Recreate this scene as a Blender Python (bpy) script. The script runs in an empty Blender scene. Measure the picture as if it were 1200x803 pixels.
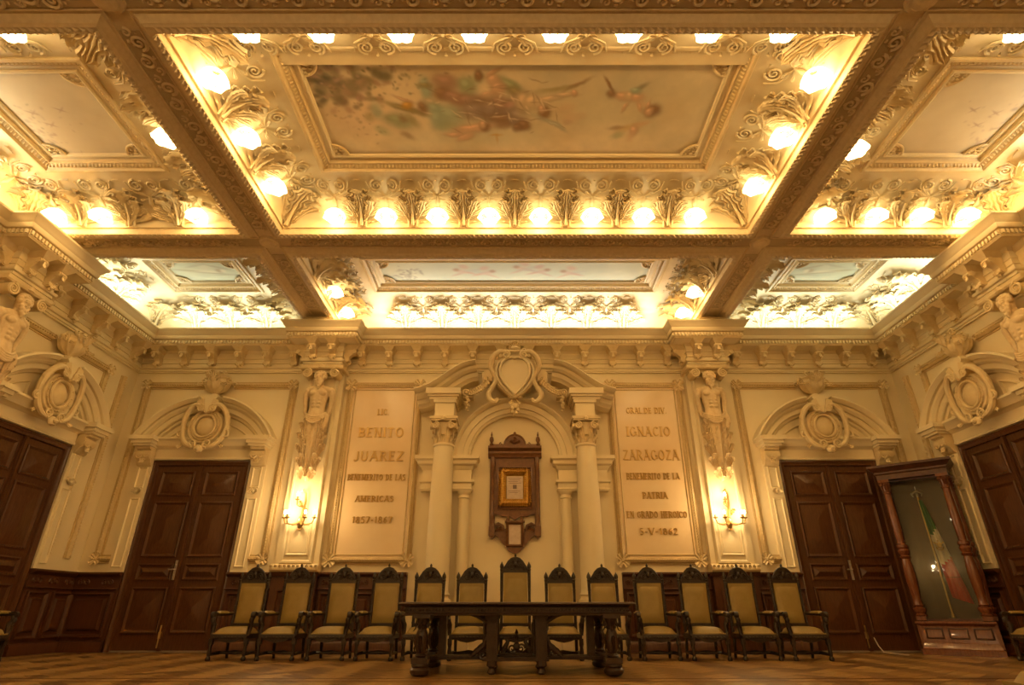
import bpy, math, random
import numpy as np
from math import sin, cos, pi, radians, sqrt
from mathutils import Matrix, Vector

S = bpy.context.scene
COL = S.collection
random.seed(7)
rng = np.random.default_rng(5)

# ---------------------------------------------------------------- camera, world, exposure
cd = bpy.data.cameras.new('camera'); cam = bpy.data.objects.new('camera', cd); COL.objects.link(cam)
cam.location = (0, -10.6, 0.617); cam.rotation_euler = (radians(90 + 25.42), 0, 0)
cd.sensor_width = 36; cd.lens = 36 * 662 / 1200; cd.shift_x = -0.00275; cd.clip_start = 0.05
S.camera = cam
S.view_settings.view_transform = 'Standard'; S.view_settings.look = 'None'
S.view_settings.gamma = 1; S.view_settings.use_curve_mapping = False
S.view_settings.exposure = 0.28
W_ = bpy.data.worlds.new('world'); S.world = W_; W_.use_nodes = True
W_.node_tree.nodes['Background'].inputs[0].default_value = (1, 0.72, 0.4, 1)
W_.node_tree.nodes['Background'].inputs[1].default_value = 0.05

WARM = (1.0, 0.60, 0.21)
FLUO = (0.93, 1.0, 0.84)
P_LAMP = 9.0; P_STRIP = 24.0; P_SCONCE = 11.0; P_FILL = 60.0
P_ROOM = 240.0

def light(kind, name, loc, power, color, rot=(0, 0, 0), **kw):
    l = bpy.data.lights.new(name, kind); l.energy = power; l.color = color
    for k, v in kw.items(): setattr(l, k, v)
    o = bpy.data.objects.new(name, l); COL.objects.link(o); o.location = loc; o.rotation_euler = rot
    return o

# fluorescent strips lying on the cornice ledge behind the crown moulding, shining up into the coves
for (x0, x1) in ((-7.0, -4.75), (-2.9, 2.9), (4.75, 7.0)):
    light('AREA', 'ledge_strip_light', ((x0 + x1) / 2, -0.30, 5.80), P_STRIP * (x1 - x0) / 2.3, FLUO if abs(x0 + x1) > 1 else (1.0, 0.97, 0.86), (pi + radians(12), 0, 0), shape='RECTANGLE', size=x1 - x0, size_y=0.05)
for s in (-1, 1):
    for (y0, y1) in ((-2.3, -0.7), (-6.6, -4.4)):
        light('AREA', 'ledge_strip_light', (s * 7.32, (y0 + y1) / 2, 5.80), P_STRIP * (y1 - y0) / 2.6, FLUO, (pi, 0, 0), shape='RECTANGLE', size=0.05, size_y=y1 - y0)
# added room fill light, hung at unseen chandeliers behind the camera
FILL_AT = [(-3.2, -12.6, 3.6), (3.2, -12.6, 3.6)]
for c in FILL_AT:
    light('POINT', 'room_fill_light', (c[0], c[1], c[2] + 0.1), P_ROOM, (1, 0.70, 0.33), shadow_soft_size=0.12)

# ---------------------------------------------------------------- materials
def mat(name, col, rough=0.5, metal=0.0, noise=None, bump=0.0, scale=8.0, stretch=(1, 1, 1), coat=0.0, spec=None, emis=None, estr=0.0):
    m = bpy.data.materials.new(name); m.use_nodes = True
    nt = m.node_tree; b = nt.nodes['Principled BSDF']
    b.inputs['Base Color'].default_value = (*col, 1); b.inputs['Roughness'].default_value = rough
    b.inputs['Metallic'].default_value = metal; b.inputs['Coat Weight'].default_value = coat
    if spec is not None: b.inputs['Specular IOR Level'].default_value = spec
    if emis: b.inputs['Emission Color'].default_value = (*emis, 1); b.inputs['Emission Strength'].default_value = estr
    if noise or bump:
        tc = nt.nodes.new('ShaderNodeTexCoord'); mp = nt.nodes.new('ShaderNodeMapping')
        mp.inputs['Scale'].default_value = stretch
        nt.links.new(tc.outputs['Object'], mp.inputs[0])
        nz = nt.nodes.new('ShaderNodeTexNoise'); nz.inputs['Scale'].default_value = scale; nz.inputs['Detail'].default_value = 6
        nt.links.new(mp.outputs[0], nz.inputs['Vector'])
        if noise:
            r = nt.nodes.new('ShaderNodeValToRGB')
            r.color_ramp.elements[0].position = 0.3; r.color_ramp.elements[1].position = 0.7
            r.color_ramp.elements[0].color = (*noise, 1); r.color_ramp.elements[1].color = (*col, 1)
            nt.links.new(nz.outputs['Fac'], r.inputs[0]); nt.links.new(r.outputs[0], b.inputs['Base Color'])
        if bump:
            bp = nt.nodes.new('ShaderNodeBump'); bp.inputs['Strength'].default_value = bump; bp.inputs['Distance'].default_value = 0.01
            nt.links.new(nz.outputs['Fac'], bp.inputs['Height']); nt.links.new(bp.outputs[0], b.inputs['Normal'])
    return m

FRAMEM = mat('golden ochre moulding', (0.62, 0.46, 0.23), 0.38, noise=(0.56, 0.40, 0.18), scale=20, bump=0.25)
PLAS = mat('cream plaster', (0.80, 0.68, 0.44), 0.55, noise=(0.76, 0.63, 0.39), scale=1.6)
MOLD = mat('ochre plaster moulding', (0.74, 0.59, 0.34), 0.42, noise=(0.68, 0.52, 0.27), scale=14, bump=0.25)
BEAM = mat('umber plaster relief', (0.74, 0.60, 0.38), 0.55, noise=(0.66, 0.52, 0.31), scale=20, bump=0.2)
BEAMBG = mat('umber plaster ground', (0.50, 0.39, 0.23), 0.6)
COVE = mat('cove plaster', (0.78, 0.66, 0.42), 0.5, noise=(0.74, 0.60, 0.36), scale=6, bump=0.1)
STATUE = mat('warm stone', (0.76, 0.60, 0.36), 0.5, noise=(0.68, 0.50, 0.27), scale=18, bump=0.3)
DOOR = mat('reddish varnished wood', (0.105, 0.040, 0.014), 0.24, noise=(0.07, 0.025, 0.009), scale=6, stretch=(9, 9, 1), bump=0.06)
WAIN = mat('brown wainscot wood', (0.10, 0.034, 0.011), 0.38, noise=(0.065, 0.02, 0.007), scale=6, stretch=(9, 9, 1), bump=0.06)
DARK = mat('blackened carved oak', (0.032, 0.018, 0.010), 0.38, noise=(0.018, 0.010, 0.006), scale=30, bump=0.3)
TABLEM = mat('dark carved walnut', (0.060, 0.032, 0.018), 0.34, noise=(0.038, 0.020, 0.011), scale=24, bump=0.2)
LEATH = mat('olive gold leather', (0.30, 0.21, 0.062), 0.42, noise=(0.26, 0.18, 0.05), scale=9, bump=0.1)
CABW = mat('polished mahogany', (0.20, 0.062, 0.022), 0.22, noise=(0.12, 0.034, 0.012), scale=8, stretch=(6, 6, 1), coat=0.3)
CABD = mat('dark mahogany', (0.085, 0.028, 0.012), 0.3, noise=(0.05, 0.016, 0.007), scale=12)
RELW = mat('carved chestnut wood', (0.20, 0.085, 0.030), 0.33, noise=(0.13, 0.052, 0.018), scale=16, bump=0.2)
GILT = mat('gilding', (0.78, 0.50, 0.14), 0.3, metal=0.9, noise=(0.55, 0.33, 0.08), scale=30, bump=0.3)
LETT = mat('bronze lettering', (0.48, 0.29, 0.08), 0.32, metal=0.7)
LETG = mat('gilt lettering', (0.55, 0.35, 0.12), 0.32, metal=0.65)
BRASS = mat('old brass', (0.50, 0.33, 0.12), 0.35, metal=0.9)
STEEL = mat('worn nickel', (0.55, 0.50, 0.42), 0.35, metal=0.9)
PAPER = mat('aged paper', (0.62, 0.50, 0.40), 0.7, noise=(0.54, 0.41, 0.31), scale=20)
INK = mat('printed grey ink', (0.20, 0.14, 0.12), 0.7)
GREEN = mat('green cloth', (0.02, 0.17, 0.07), 0.7)
WHITE = mat('white cloth', (0.80, 0.72, 0.58), 0.7)
RED = mat('red cloth', (0.62, 0.06, 0.05), 0.7)
SHADE = mat('lit frosted glass shade', (0.9, 0.8, 0.6), 0.5, emis=(1, 0.80, 0.42), estr=5.0)
BULB = mat('lit bulb', (1, 0.9, 0.7), 0.5, emis=(1, 0.86, 0.6), estr=14.0)
for m in (SHADE,):
    m.cycles.emission_sampling = 'NONE'
CORDM = mat('pale cable', (0.55, 0.45, 0.32), 0.5)
PARQ = [mat('parquet oak', c, 0.30, noise=tuple(v * 0.8 for v in c), scale=12, stretch=(1, 1, 1)) for c in
        ((0.38, 0.225, 0.078), (0.22, 0.118, 0.04), (0.44, 0.27, 0.10), (0.13, 0.064, 0.022))]
LINE = mat('dark parquet inlay', (0.09, 0.035, 0.012), 0.35)
STONE = mat('grey threshold stone', (0.30, 0.24, 0.17), 0.4)

def glass_mat():
    m = bpy.data.materials.new('clear case glass'); m.use_nodes = True; nt = m.node_tree; nt.nodes.clear()
    o = nt.nodes.new('ShaderNodeOutputMaterial'); mx = nt.nodes.new('ShaderNodeMixShader')
    t = nt.nodes.new('ShaderNodeBsdfTransparent'); g = nt.nodes.new('ShaderNodeBsdfGlossy'); f = nt.nodes.new('ShaderNodeFresnel')
    g.inputs['Roughness'].default_value = 0.02; f.inputs[0].default_value = 1.5
    t.inputs[0].default_value = (0.93, 0.95, 0.92, 1)
    nt.links.new(f.outputs[0], mx.inputs[0]); nt.links.new(t.outputs[0], mx.inputs[1]); nt.links.new(g.outputs[0], mx.inputs[2])
    nt.links.new(mx.outputs[0], o.inputs[0]); return m
GLASS = glass_mat()

# ---------------------------------------------------------------- mesh builder
class M:
    def __init__(s): s.v = []; s.f = []; s.mi = []; s.n = 0; s.cur = 0
    def add(s, V, F):
        V = np.asarray(V, float).reshape(-1, 3)
        s.v.append(V); s.f += [tuple(i + s.n for i in f) for f in F]; s.mi += [s.cur] * len(F); s.n += len(V); return s
    def grid(s, P, cu=False, cv=False):
        P = np.asarray(P, float); a, b = P.shape[:2]
        F = []
        for i in range(a if cu else a - 1):
            for j in range(b if cv else b - 1):
                i2 = (i + 1) % a; j2 = (j + 1) % b
                F.append((i * b + j, i2 * b + j, i2 * b + j2, i * b + j2))
        return s.add(P.reshape(-1, 3), F)
    def box(s, x0, x1, y0, y1, z0, z1, tx=0, ty=0):
        V = [(x0, y0, z0), (x1, y0, z0), (x1, y1, z0), (x0, y1, z0), (x0 + tx, y0 + ty, z1), (x1 - tx, y0 + ty, z1), (x1 - tx, y1, z1), (x0 + tx, y1, z1)]
        return s.add(V, [(3, 2, 1, 0), (4, 5, 6, 7), (0, 1, 5, 4), (1, 2, 6, 5), (2, 3, 7, 6), (3, 0, 4, 7)])
    def tube(s, pts, r, n=6, closed=False, flat=1.0):
        P = np.asarray(pts, float); k = len(P); R = np.full(k, r) if np.isscalar(r) else np.asarray(r, float)
        T = np.roll(P, -1, 0) - np.roll(P, 1, 0)
        if not closed: T[0] = P[1] - P[0]; T[-1] = P[-1] - P[-2]
        T /= np.maximum(np.linalg.norm(T, axis=1, keepdims=True), 1e-9)
        up = np.array([0, 1.0, 0])
        if abs(T[:, 1]).max() > 0.95: up = np.array([1.0, 0, 0]) if abs(T[:, 0]).max() < 0.95 else np.array([0, 0, 1.0]) if abs(T[:, 2]).max() < .95 else np.array([.577, .577, .577])
        A = np.cross(T, up); A /= np.maximum(np.linalg.norm(A, axis=1, keepdims=True), 1e-9); B = np.cross(T, A)
        t = np.arange(n) * 2 * pi / n
        G = P[:, None, :] + R[:, None, None] * (A[:, None, :] * np.cos(t)[None, :, None] + flat * B[:, None, :] * np.sin(t)[None, :, None])
        s.grid(G, cu=closed, cv=True)
        if not closed:
            o = s.n - k * n
            s.f.append(tuple(o + i for i in range(n))); s.f.append(tuple(o + (k - 1) * n + i for i in reversed(range(n)))); s.mi += [s.cur] * 2
        return s
    def lathe(s, prof, n=12, c=(0, 0, 0), sx=1, sy=1, a0=0, a1=2 * pi):
        full = abs(a1 - a0 - 2 * pi) < 1e-6
        t = np.linspace(a0, a1, n, endpoint=not full); pr = np.asarray(prof, float)
        G = np.stack([c[0] + sx * pr[:, 0][:, None] * np.cos(t), c[1] + sy * pr[:, 0][:, None] * np.sin(t), c[2] + pr[:, 1][:, None] * np.ones(len(t))], -1)
        return s.grid(G, cv=full)
    def ell(s, c, r, nu=6, nv=8):
        a = np.linspace(-pi / 2, pi / 2, nu); t = np.arange(nv) * 2 * pi / nv
        G = np.stack([c[0] + r[0] * np.cos(a)[:, None] * np.cos(t), c[1] + r[1] * np.cos(a)[:, None] * np.sin(t), c[2] + r[2] * np.sin(a)[:, None] * np.ones(nv)], -1)
        return s.grid(G, cv=True)
    def sweep(s, path, prof, closed=False, plane='xz'):
        P = np.asarray(path, float); k = len(P)
        D = np.roll(P, -1, 0) - P; D /= np.maximum(np.linalg.norm(D, axis=1, keepdims=True), 1e-9)
        N = np.stack([-D[:, 1], D[:, 0]], 1)
        O = np.zeros_like(P)
        for i in range(k):
            a = N[i - 1]; b = N[i]
            if not closed and i == 0: a = b
            if not closed and i == k - 1: b = a
            m = a + b; m /= max(np.linalg.norm(m), 1e-9); O[i] = m / max(m @ a, 0.3)
        G = np.zeros((k, len(prof), 3))
        for j, (a, b) in enumerate(prof):
            q = P + O * a
            if plane == 'xz': G[:, j] = np.stack([q[:, 0], np.full(k, -b), q[:, 1]], 1)
            else: G[:, j] = np.stack([q[:, 0], q[:, 1], np.full(k, b)], 1)
        return s.grid(G, cu=closed)
    def prism(s, poly, d0, d1):
        """polygon in the local x-z plane, from depth d0 to d1 out of the wall (towards -y)"""
        n = len(poly); V = [(x, -d0, z) for x, z in poly] + [(x, -d1, z) for x, z in poly]
        F = [tuple(range(n - 1, -1, -1)), tuple(range(n, 2 * n))] + [(i, (i + 1) % n, n + (i + 1) % n, n + i) for i in range(n)]
        return s.add(V, F)
    def side(s, poly, x0, x1):
        """polygon (d out of wall, z) extruded along x"""
        n = len(poly); V = [(x0, -d, z) for d, z in poly] + [(x1, -d, z) for d, z in poly]
        F = [tuple(range(n)), tuple(range(2 * n - 1, n - 1, -1))] + [((i + 1) % n, i, n + i, n + (i + 1) % n) for i in range(n)]
        return s.add(V, F)
    def spiral(s, c, r, turns, d, th, a0=0, dirn=1, n=None, ns=5, rin=0.12, map_=None):
        n = n or int(14 * turns) + 4; t = np.linspace(0, 1, n)
        R = r * (1 - (1 - rin) * t); A = a0 + dirn * turns * 2 * pi * t
        pts = np.stack([c[0] + R * np.cos(A), np.full(n, -d), c[1] + R * np.sin(A)], 1)
        if map_: pts = map_(pts)
        return s.tube(pts, th * (1 - 0.45 * t), ns)
    def leaf(s, W, L, lobes=4, bulge=0.03, curl=0.08, rot=0.0, c=(0, 0), d=0.0, n=14, m=4, map_=None, droop=1.0):
        G = np.zeros((n + 1, 2 * m + 1, 3))
        for i in range(n + 1):
            u = i / n; env = (0.35 + 0.95 * u) * max(1 - u ** 3, 0) ** 0.6
            lb = 1 - 0.42 * abs(cos(pi * lobes * u)) if 0.05 < u < .98 else 0.6
            for j in range(-m, m + 1):
                t = j / m; x = W * env * lb * t if m else 0
                z = L * u + 0.16 * L * abs(t) ** 1.5 * lb * (1 - u) - curl * 0.6 * u ** 6 * droop
                h = bulge * (1 - t * t) * (0.4 + u * .6) + curl * u ** 4 + 0.25 * bulge * cos(j * pi) + 0.5 * bulge * abs(t) ** 3 + 0.5 * bulge * abs(sin(pi * lobes * u)) * abs(t)
                G[i, j + m] = (c[0] + x * cos(rot) + z * sin(rot), -(d + h), c[1] + z * cos(rot) - x * sin(rot))
        if map_ is not None: G = map_(G.reshape(-1, 3)).reshape(G.shape)
        return s.grid(G)
    def xf(s, mtx, other):
        """append another builder transformed by a 4x4 Matrix"""
        A = np.array(mtx); V = np.concatenate(other.v) @ A[:3, :3].T + A[:3, 3]
        s.v.append(V); s.f += [tuple(i + s.n for i in f) for f in other.f]; s.mi += list(other.mi); s.n += len(V); return s
    def mesh(s, name, mats, smooth=38):
        me = bpy.data.meshes.new(name)
        me.from_pydata(np.concatenate(s.v).tolist() if s.v else [], [], s.f)
        for m in (mats if isinstance(mats, (list, tuple)) else [mats]): me.materials.append(m)
        if isinstance(mats, (list, tuple)) and len(mats) > 1: me.polygons.foreach_set('material_index', s.mi)
        if smooth: me.shade_smooth(); me.set_sharp_from_angle(angle=radians(smooth))
        me.update(); return me

def cr(pts, k=5):
    """Catmull-Rom smoothing of a polyline"""
    P = np.array(pts, float); P = np.vstack([2 * P[0] - P[1], P, 2 * P[-1] - P[-2]]); out = []
    for i in range(1, len(P) - 2):
        for t in np.arange(k) / k:
            out.append(.5 * (2 * P[i] + (P[i + 1] - P[i - 1]) * t + (2 * P[i - 1] - 5 * P[i] + 4 * P[i + 1] - P[i + 2]) * t * t + (3 * P[i] - P[i - 1] - 3 * P[i + 1] + P[i + 2]) * t ** 3))
    out.append(P[-2]); return np.array(out)
def crt(m, pts, r, n=8, k=5):
    q = cr([(*p, rr) for p, rr in zip(pts, r)], k); m.tube(q[:, :3], q[:, 3], n)
def link(name, me, parent=None, loc=None, rz=0, kind=None, scale=None):
    o = bpy.data.objects.new(name, me); COL.objects.link(o)
    if parent: o.parent = parent
    if loc is not None: o.location = loc
    if rz: o.rotation_euler = (0, 0, rz)
    if scale: o.scale = scale
    if kind: o['kind'] = kind
    return o
def ob(name, mb, mats, parent=None, loc=None, rz=0, kind=None, smooth=38):
    return link(name, mb.mesh(name, mats, smooth), parent, loc, rz, kind)
def thing(name, label, cat, loc=(0, 0, 0), rz=0, group=None):
    o = bpy.data.objects.new(name, None); COL.objects.link(o); o.location = loc; o.rotation_euler = (0, 0, rz)
    o.empty_display_size = 0.1
    o['label'] = label; o['category'] = cat
    if group: o['group'] = group
    return o
def relabel(o, label, group=None):
    o['label'] = label
    if group: o['group'] = group
def dup(root, loc, rz, label=None, scale=None):
    r = root.copy(); COL.objects.link(r); r.location = loc; r.rotation_euler = (0, 0, rz)
    if scale: r.scale = scale
    if label: r['label'] = label
    for ch in list(root.children):
        c = ch.copy(); COL.objects.link(c); c.parent = r
        for g in list(ch.children):
            d = g.copy(); COL.objects.link(d); d.parent = c
    return r
def struct(name, loc=(0, 0, 0)):
    o = bpy.data.objects.new(name, None); COL.objects.link(o); o.location = loc; o['kind'] = 'structure'; o.empty_display_size = 0.1
    return o
def arc(cx, cz, r, a0, a1, n): return [(cx + r * cos(a0 + (a1 - a0) * i / n), cz + r * sin(a0 + (a1 - a0) * i / n)) for i in range(n + 1)]
def rect(x0, x1, z0, z1): return [(x0, z0), (x1, z0), (x1, z1), (x0, z1)]
HALF = pi / 2
XW, ZD = 7.62, 1.22          # half width of the room, dado height
YF = -14.6                   # far end of the room behind the camera
DX, DW, DH = 5.885, 0.915, 3.18   # door centre on back wall, half width, height
SY = -1.99                   # door centre on the side walls
HX, HY = 3.77, -3.35         # figure pilasters: x on back wall, y on side walls
# ---------------------------------------------------------------- walls
wall = {}
wall['back'] = struct('wall_back'); wall['left'] = struct('wall_left', (-XW, 0, 0)); wall['left'].rotation_euler = (0, 0, HALF)
wall['right'] = struct('wall_right', (XW, 0, 0)); wall['right'].rotation_euler = (0, 0, -HALF)
def wall_face(root, x0, x1, doors):
    m = M(); e = sorted(doors); xs = x0
    for c in e:
        m.box(xs, c - DW, 0, 0.3, 0, 6.6); m.box(c - DW, c + DW, 0, 0.3, DH, 6.6); xs = c + DW
    m.box(xs, x1, 0, 0.3, 0, 6.6)
    ob('plaster_surface', m, PLAS, root, smooth=0)
wall_face(wall['back'], -XW - .3, XW + .3, [-DX, DX])
SD = [SY, -6.9]               # doors along a side wall
wall_face(wall['left'], YF, 0.0, SD)
wall_face(wall['right'], 0.0, -YF, [-y for y in SD])
wf = struct('wall_front'); m = M(); m.box(-XW - .3, XW + .3, YF - .3, YF, 0, 6.6); ob('plaster_surface', m, PLAS, wf, smooth=0)

# wainscot: one part per wall stretch, with its panels as pieces below it
def wain(root, x0, x1, npan, depth=0.07):
    b = M(); b.box(x0, x1, -depth * .55, 0, 0.0, ZD - .04)
    b.side([(0, 0), (depth + .03, 0), (depth + .03, .13), (depth + .01, .16), (depth * .6, .17), (0, .17)], x0, x1)
    b.side([(0, .94), (depth, .94), (depth + .015, .955), (depth, .97), (0, .97)], x0, x1)
    b.side([(0, ZD - .07), (depth, ZD - .07), (depth + .02, ZD - .05), (depth + .05, ZD - .03), (depth + .05, ZD), (0, ZD)], x0, x1)
    w = ob('wainscot', b, WAIN, root)
    pw = (x1 - x0) / npan
    for i in range(npan):
        a = x0 + i * pw + .05; c = a + pw - .10
        m = M(); m.sweep(rect(a, c, .22, .90), [(0, depth * .5), (0, depth + .012), (.02, depth + .02), (.035, depth), (.05, depth * .62)], True)
        m.sweep(rect(a + .09, c - .09, .31, .81), [(0, depth * .5), (.03, depth + .01), (.045, depth + .01)], True)
        m.prism(rect(a + .13, c - .13, .35, .77), depth * .5, depth + .01)
        ob('wainscot_panel', m, WAIN, w)
    k = max(1, int((x1 - x0) / .30))
    m = M()
    for i in range(k):
        cx = x0 + (i + .5) * (x1 - x0) / k
        for s in (-1, 1): m.spiral((cx + s * .055, 1.055), .045, 1.4, depth * .7, .011, a0=pi / 2, dirn=-s, ns=4)
        m.ell((cx, -depth * .7, 1.055), (.02, .012, .04), 4, 5)
    o = ob('carved_frieze', m, WAIN, w, kind='stuff')
    return w
wain(wall['back'], 1.86, 3.38, 3); wain(wall['back'], 4.16, DX - DW, 1); wain(wall['back'], DX + DW, XW, 1)
wain(wall['back'], -3.38, -1.86, 3); wain(wall['back'], -(DX - DW), -4.16, 1); wain(wall['back'], -XW, -(DX + DW), 1)
for k, sg in (('left', 1), ('right', -1)):
    r = wall[k]
    for (a, b, n) in ((SY + DW, 0, 2), (HY + .39, SY - DW, 1), (-6.9 + DW, HY - .39, 4), (-9.5, -6.9 - DW, 3)):
        if sg == 1: wain(r, a, b, n)
        else: wain(r, -b, -a, n)

# ---------------------------------------------------------------- doors
def door(n, root_name, loc, rz):
    d = struct(f'door_{n}', loc); d.rotation_euler = (0, 0, rz)
    f = M()
    f.sweep([(-DW, 0), (-DW, DH), (DW, DH), (DW, 0)][::-1], [(0, -.1), (0, .05), (.03, .06), (.05, .045), (.09, .04), (.10, .02), (.10, -.1)])
    ob('door_frame', f, DOOR, d)
    for s in (-1, 1):
        l = M(); x0, x1 = (0.004, DW - .10) if s > 0 else (-DW + .10, -0.004)
        l.box(x0, x1, -.0, .05, .02, DH - .10)
        if s > 0: l.box(-.035, .035, -.03, 0, .02, DH - .1); l.box(-.02, .02, -.045, -.03, .02, DH - .1)
        lf = ob('door_leaf', l, DOOR, d, smooth=0)
        for (z0, z1) in ((.28, .98), (1.10, 1.36), (1.48, 2.42), (2.54, 2.98)):
            p = M(); a, b = x0 + .10, x1 - .10
            p.sweep(rect(a, b, z0, z1), [(-.01, 0), (-.01, .018), (.012, .028), (.03, .012), (.045, .0)], True)
            w2, h2 = (b - a) / 2 - .06, (z1 - z0) / 2 - .06; cx, cz = (a + b) / 2, (z0 + z1) / 2
            rr = min(w2, h2) * .999
            V = [(cx - w2, -.002, cz - h2), (cx + w2, -.002, cz - h2), (cx + w2, -.002, cz + h2), (cx - w2, -.002, cz + h2),
                 (cx - w2 + rr, -.05, cz - h2 + rr), (cx + w2 - rr, -.05, cz - h2 + rr), (cx + w2 - rr, -.05, cz + h2 - rr), (cx - w2 + rr, -.05, cz + h2 - rr)]
            p.add(V, [(0, 1, 5, 4), (1, 2, 6, 5), (2, 3, 7, 6), (3, 0, 4, 7)])
            ob('door_panel', p, DOOR, lf, smooth=25)
    h = M(); h.prism(rect(-.05, -.01, 1.10, 1.42), .045, .055); h.ell((-.03, -.06, 1.34), (.014, .01, .02)); h.ell((-.03, -.06, 1.18), (.012, .008, .014))
    h.tube([(-.03, -.055, 1.27), (-.03, -.10, 1.27), (-.12, -.10, 1.265)], .011, 6)
    ob('door_handle', h, STEEL, d)
    b = M(); b.tube([(-.03, -.05, .06), (-.03, -.055, .40)], .012, 5); b.box(-.055, -.005, -.052, -.045, .20, .30)
    ob('door_bolt', b, BRASS, d)
    t = M(); t.box(-DW, DW, -.02, .3, -.0, .022); ob('door_threshold', t, STONE, d, smooth=0)
    bk = M(); bk.box(-DW, DW, .06, .10, 0, DH); ob('door_backing', bk, WAIN, d, smooth=0)
    return d
door(1, 'back', (-DX, .03, 0), 0); door(2, 'back', (DX, .03, 0), 0)
door(3, 'left', (-XW - .03, SY, 0), HALF); door(4, 'right', (XW + .03, SY, 0), -HALF)
door(5, 'left', (-XW - .03, -6.9, 0), HALF); door(6, 'right', (XW + .03, -6.9, 0), -HALF)

# ---------------------------------------------------------------- floor
flo = struct('floor'); m = M(); m.box(-XW, XW, YF, 0, -.2, -.012); ob('subfloor', m, LINE, flo, smooth=0)
bl, bw = .48, .16
def hb():
    out = []
    c = cos(pi / 4)
    for r in range(-110, 111):
        for k in range(-24, 24):
            # horizontal block of row r, shifted by r*bw; vertical block next to it (period 2*bl)
            for (x, y, w, l) in ((r * bw + k * 2 * bl, r * bw, bl, bw), (r * bw + k * 2 * bl + bl, r * bw - bl + bw, bw, bl)):
                cx, cy = x + w / 2, y + l / 2
                X = (cx - cy) * c; Y = (cx + cy) * c - 3.0
                if abs(X) < XW + .1 and -6.6 < Y < 0.05: out.append((X, Y, w > l, (r * 7 + k * 3) % 4 if rng.random() < .12 else (0 if w > l else 1) + (2 if rng.random() < .2 else 0)))
    return out
blocks = hb()
def in_strip(X, Y): return abs(Y + 4.2) < .10 and abs(X) < 6.4
blocks = [b for b in blocks if b[1] > -6.5 and not (abs(b[0]) > XW - .2 or b[1] > -.2)]
blocks.sort(key=lambda b: (b[1] - (-4.75)) ** 2 * 4 + max(abs(b[0]) - 4.6, 0) ** 2 if b[1] > -4.8 else 99)
unit = {}
for hz in (True, False):
    for k in range(4):
        q = M(); q.box(-bl / 2 + .002, bl / 2 - .002, -bw / 2 + .002, bw / 2 - .002, -.011, 0.0, .001, .001)
        unit[(hz, k)] = q.mesh('parquet_block', PARQ[k], 0)
for (X, Y, hz, k) in blocks[:290]:
    o = link('parquet_block', unit[(hz, k)], flo, (X, Y, 0), pi / 4 if hz else -pi / 4)
for k in range(4):
    q = M()
    for (X, Y, hz, kk) in blocks[290:]:
        if kk != k: continue
        a = pi / 4 if hz else -pi / 4
        V = [(X + u * cos(a) - v * sin(a), Y + u * sin(a) + v * cos(a), z) for z in (-.011, 0) for u, v in ((-bl / 2 + .002, -bw / 2 + .002), (bl / 2 - .002, -bw / 2 + .002), (bl / 2 - .002, bw / 2 - .002), (-bl / 2 + .002, bw / 2 - .002))]
        q.add(V, [(4, 5, 6, 7), (0, 1, 5, 4), (1, 2, 6, 5), (2, 3, 7, 6), (3, 0, 4, 7)])
    if q.n: ob('parquet_field', q, PARQ[k], flo, kind='stuff', smooth=0)
# border strips of the parquet and the band along the walls
for (x0, x1, y0, y1, mt) in ((-XW, XW, -.22, 0, PARQ[3]), (-XW, -XW + .22, YF, -.22, PARQ[3]), (XW - .22, XW, YF, -.22, PARQ[3]), (-6.2, 6.2, -4.03, -3.985, LINE), (-6.2, 6.2, -4.28, -4.25, LINE)):
    q = M(); q.box(x0, x1, y0, y1, -.011, .0025, 0, 0); ob('border_strip', q, mt, flo, smooth=0)

# ---------------------------------------------------------------- entablature round the room
HWB, BD = .32, .37
ent = struct('trim_1')
pth = [(XW, YF), (XW, HY - HWB), (XW - BD, HY - HWB), (XW - BD, HY + HWB), (XW, HY + HWB), (XW, 0),
       (HX + HWB, 0), (HX + HWB, -BD), (HX - HWB, -BD), (HX - HWB, 0)]
pth = pth + [(-x, y) for x, y in reversed(pth)]
def run(name, prof, mt, kind=None):
    m = M(); m.sweep(pth, prof, plane='xy'); return ob(name, m, mt, ent, kind=kind, smooth=30)
run('architrave', [(0, 4.96), (.04, 4.96), (.04, 4.985), (.06, 4.99), (.06, 5.03), (.09, 5.04), (.10, 5.06), (.10, 5.08), (.05, 5.10)], PLAS)
run('frieze', [(.05, 5.10), (.05, 5.14), (.07, 5.15), (.05, 5.17), (.05, 5.24), (.065, 5.25), (.065, 5.27), (.05, 5.28), (.05, 5.37), (.10, 5.42), (.30, 5.43)], PLAS)
run('bed_moulding', [(.28, 5.43), (.33, 5.43), (.335, 5.445), (.345, 5.455), (.345, 5.545), (.38, 5.555)], MOLD)
run('crown_moulding', [(.38, 5.555), (.39, 5.57), (.395, 5.63), (.42, 5.66), (.44, 5.70), (.465, 5.725), (.474, 5.735), (.474, 5.764), (.30, 5.78), (0.0, 5.78)], PLAS)
m = M()
def along(path, a, step):
    """points with direction on the path offset by a"""
    P = np.array(path, float); out = []
    D = np.roll(P, -1, 0) - P; D /= np.maximum(np.linalg.norm(D, axis=1, keepdims=True), 1e-9); N = np.stack([-D[:, 1], D[:, 0]], 1)
    Q = []
    for i in range(len(P)):
        u = N[i - 1] if i else N[0]; v = N[i] if i < len(P) - 1 else N[i - 1]
        mm = u + v; mm /= np.linalg.norm(mm); Q.append(P[i] + mm / max(mm @ u, .3) * a)
    for i in range(len(P) - 1):
        L = np.linalg.norm(Q[i + 1] - Q[i]); k = max(1, int(round(L / step)))
        for j in range(k): out.append((Q[i] + (Q[i + 1] - Q[i]) * (j + .5) / k, D[i], N[i]))
    return out
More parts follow.
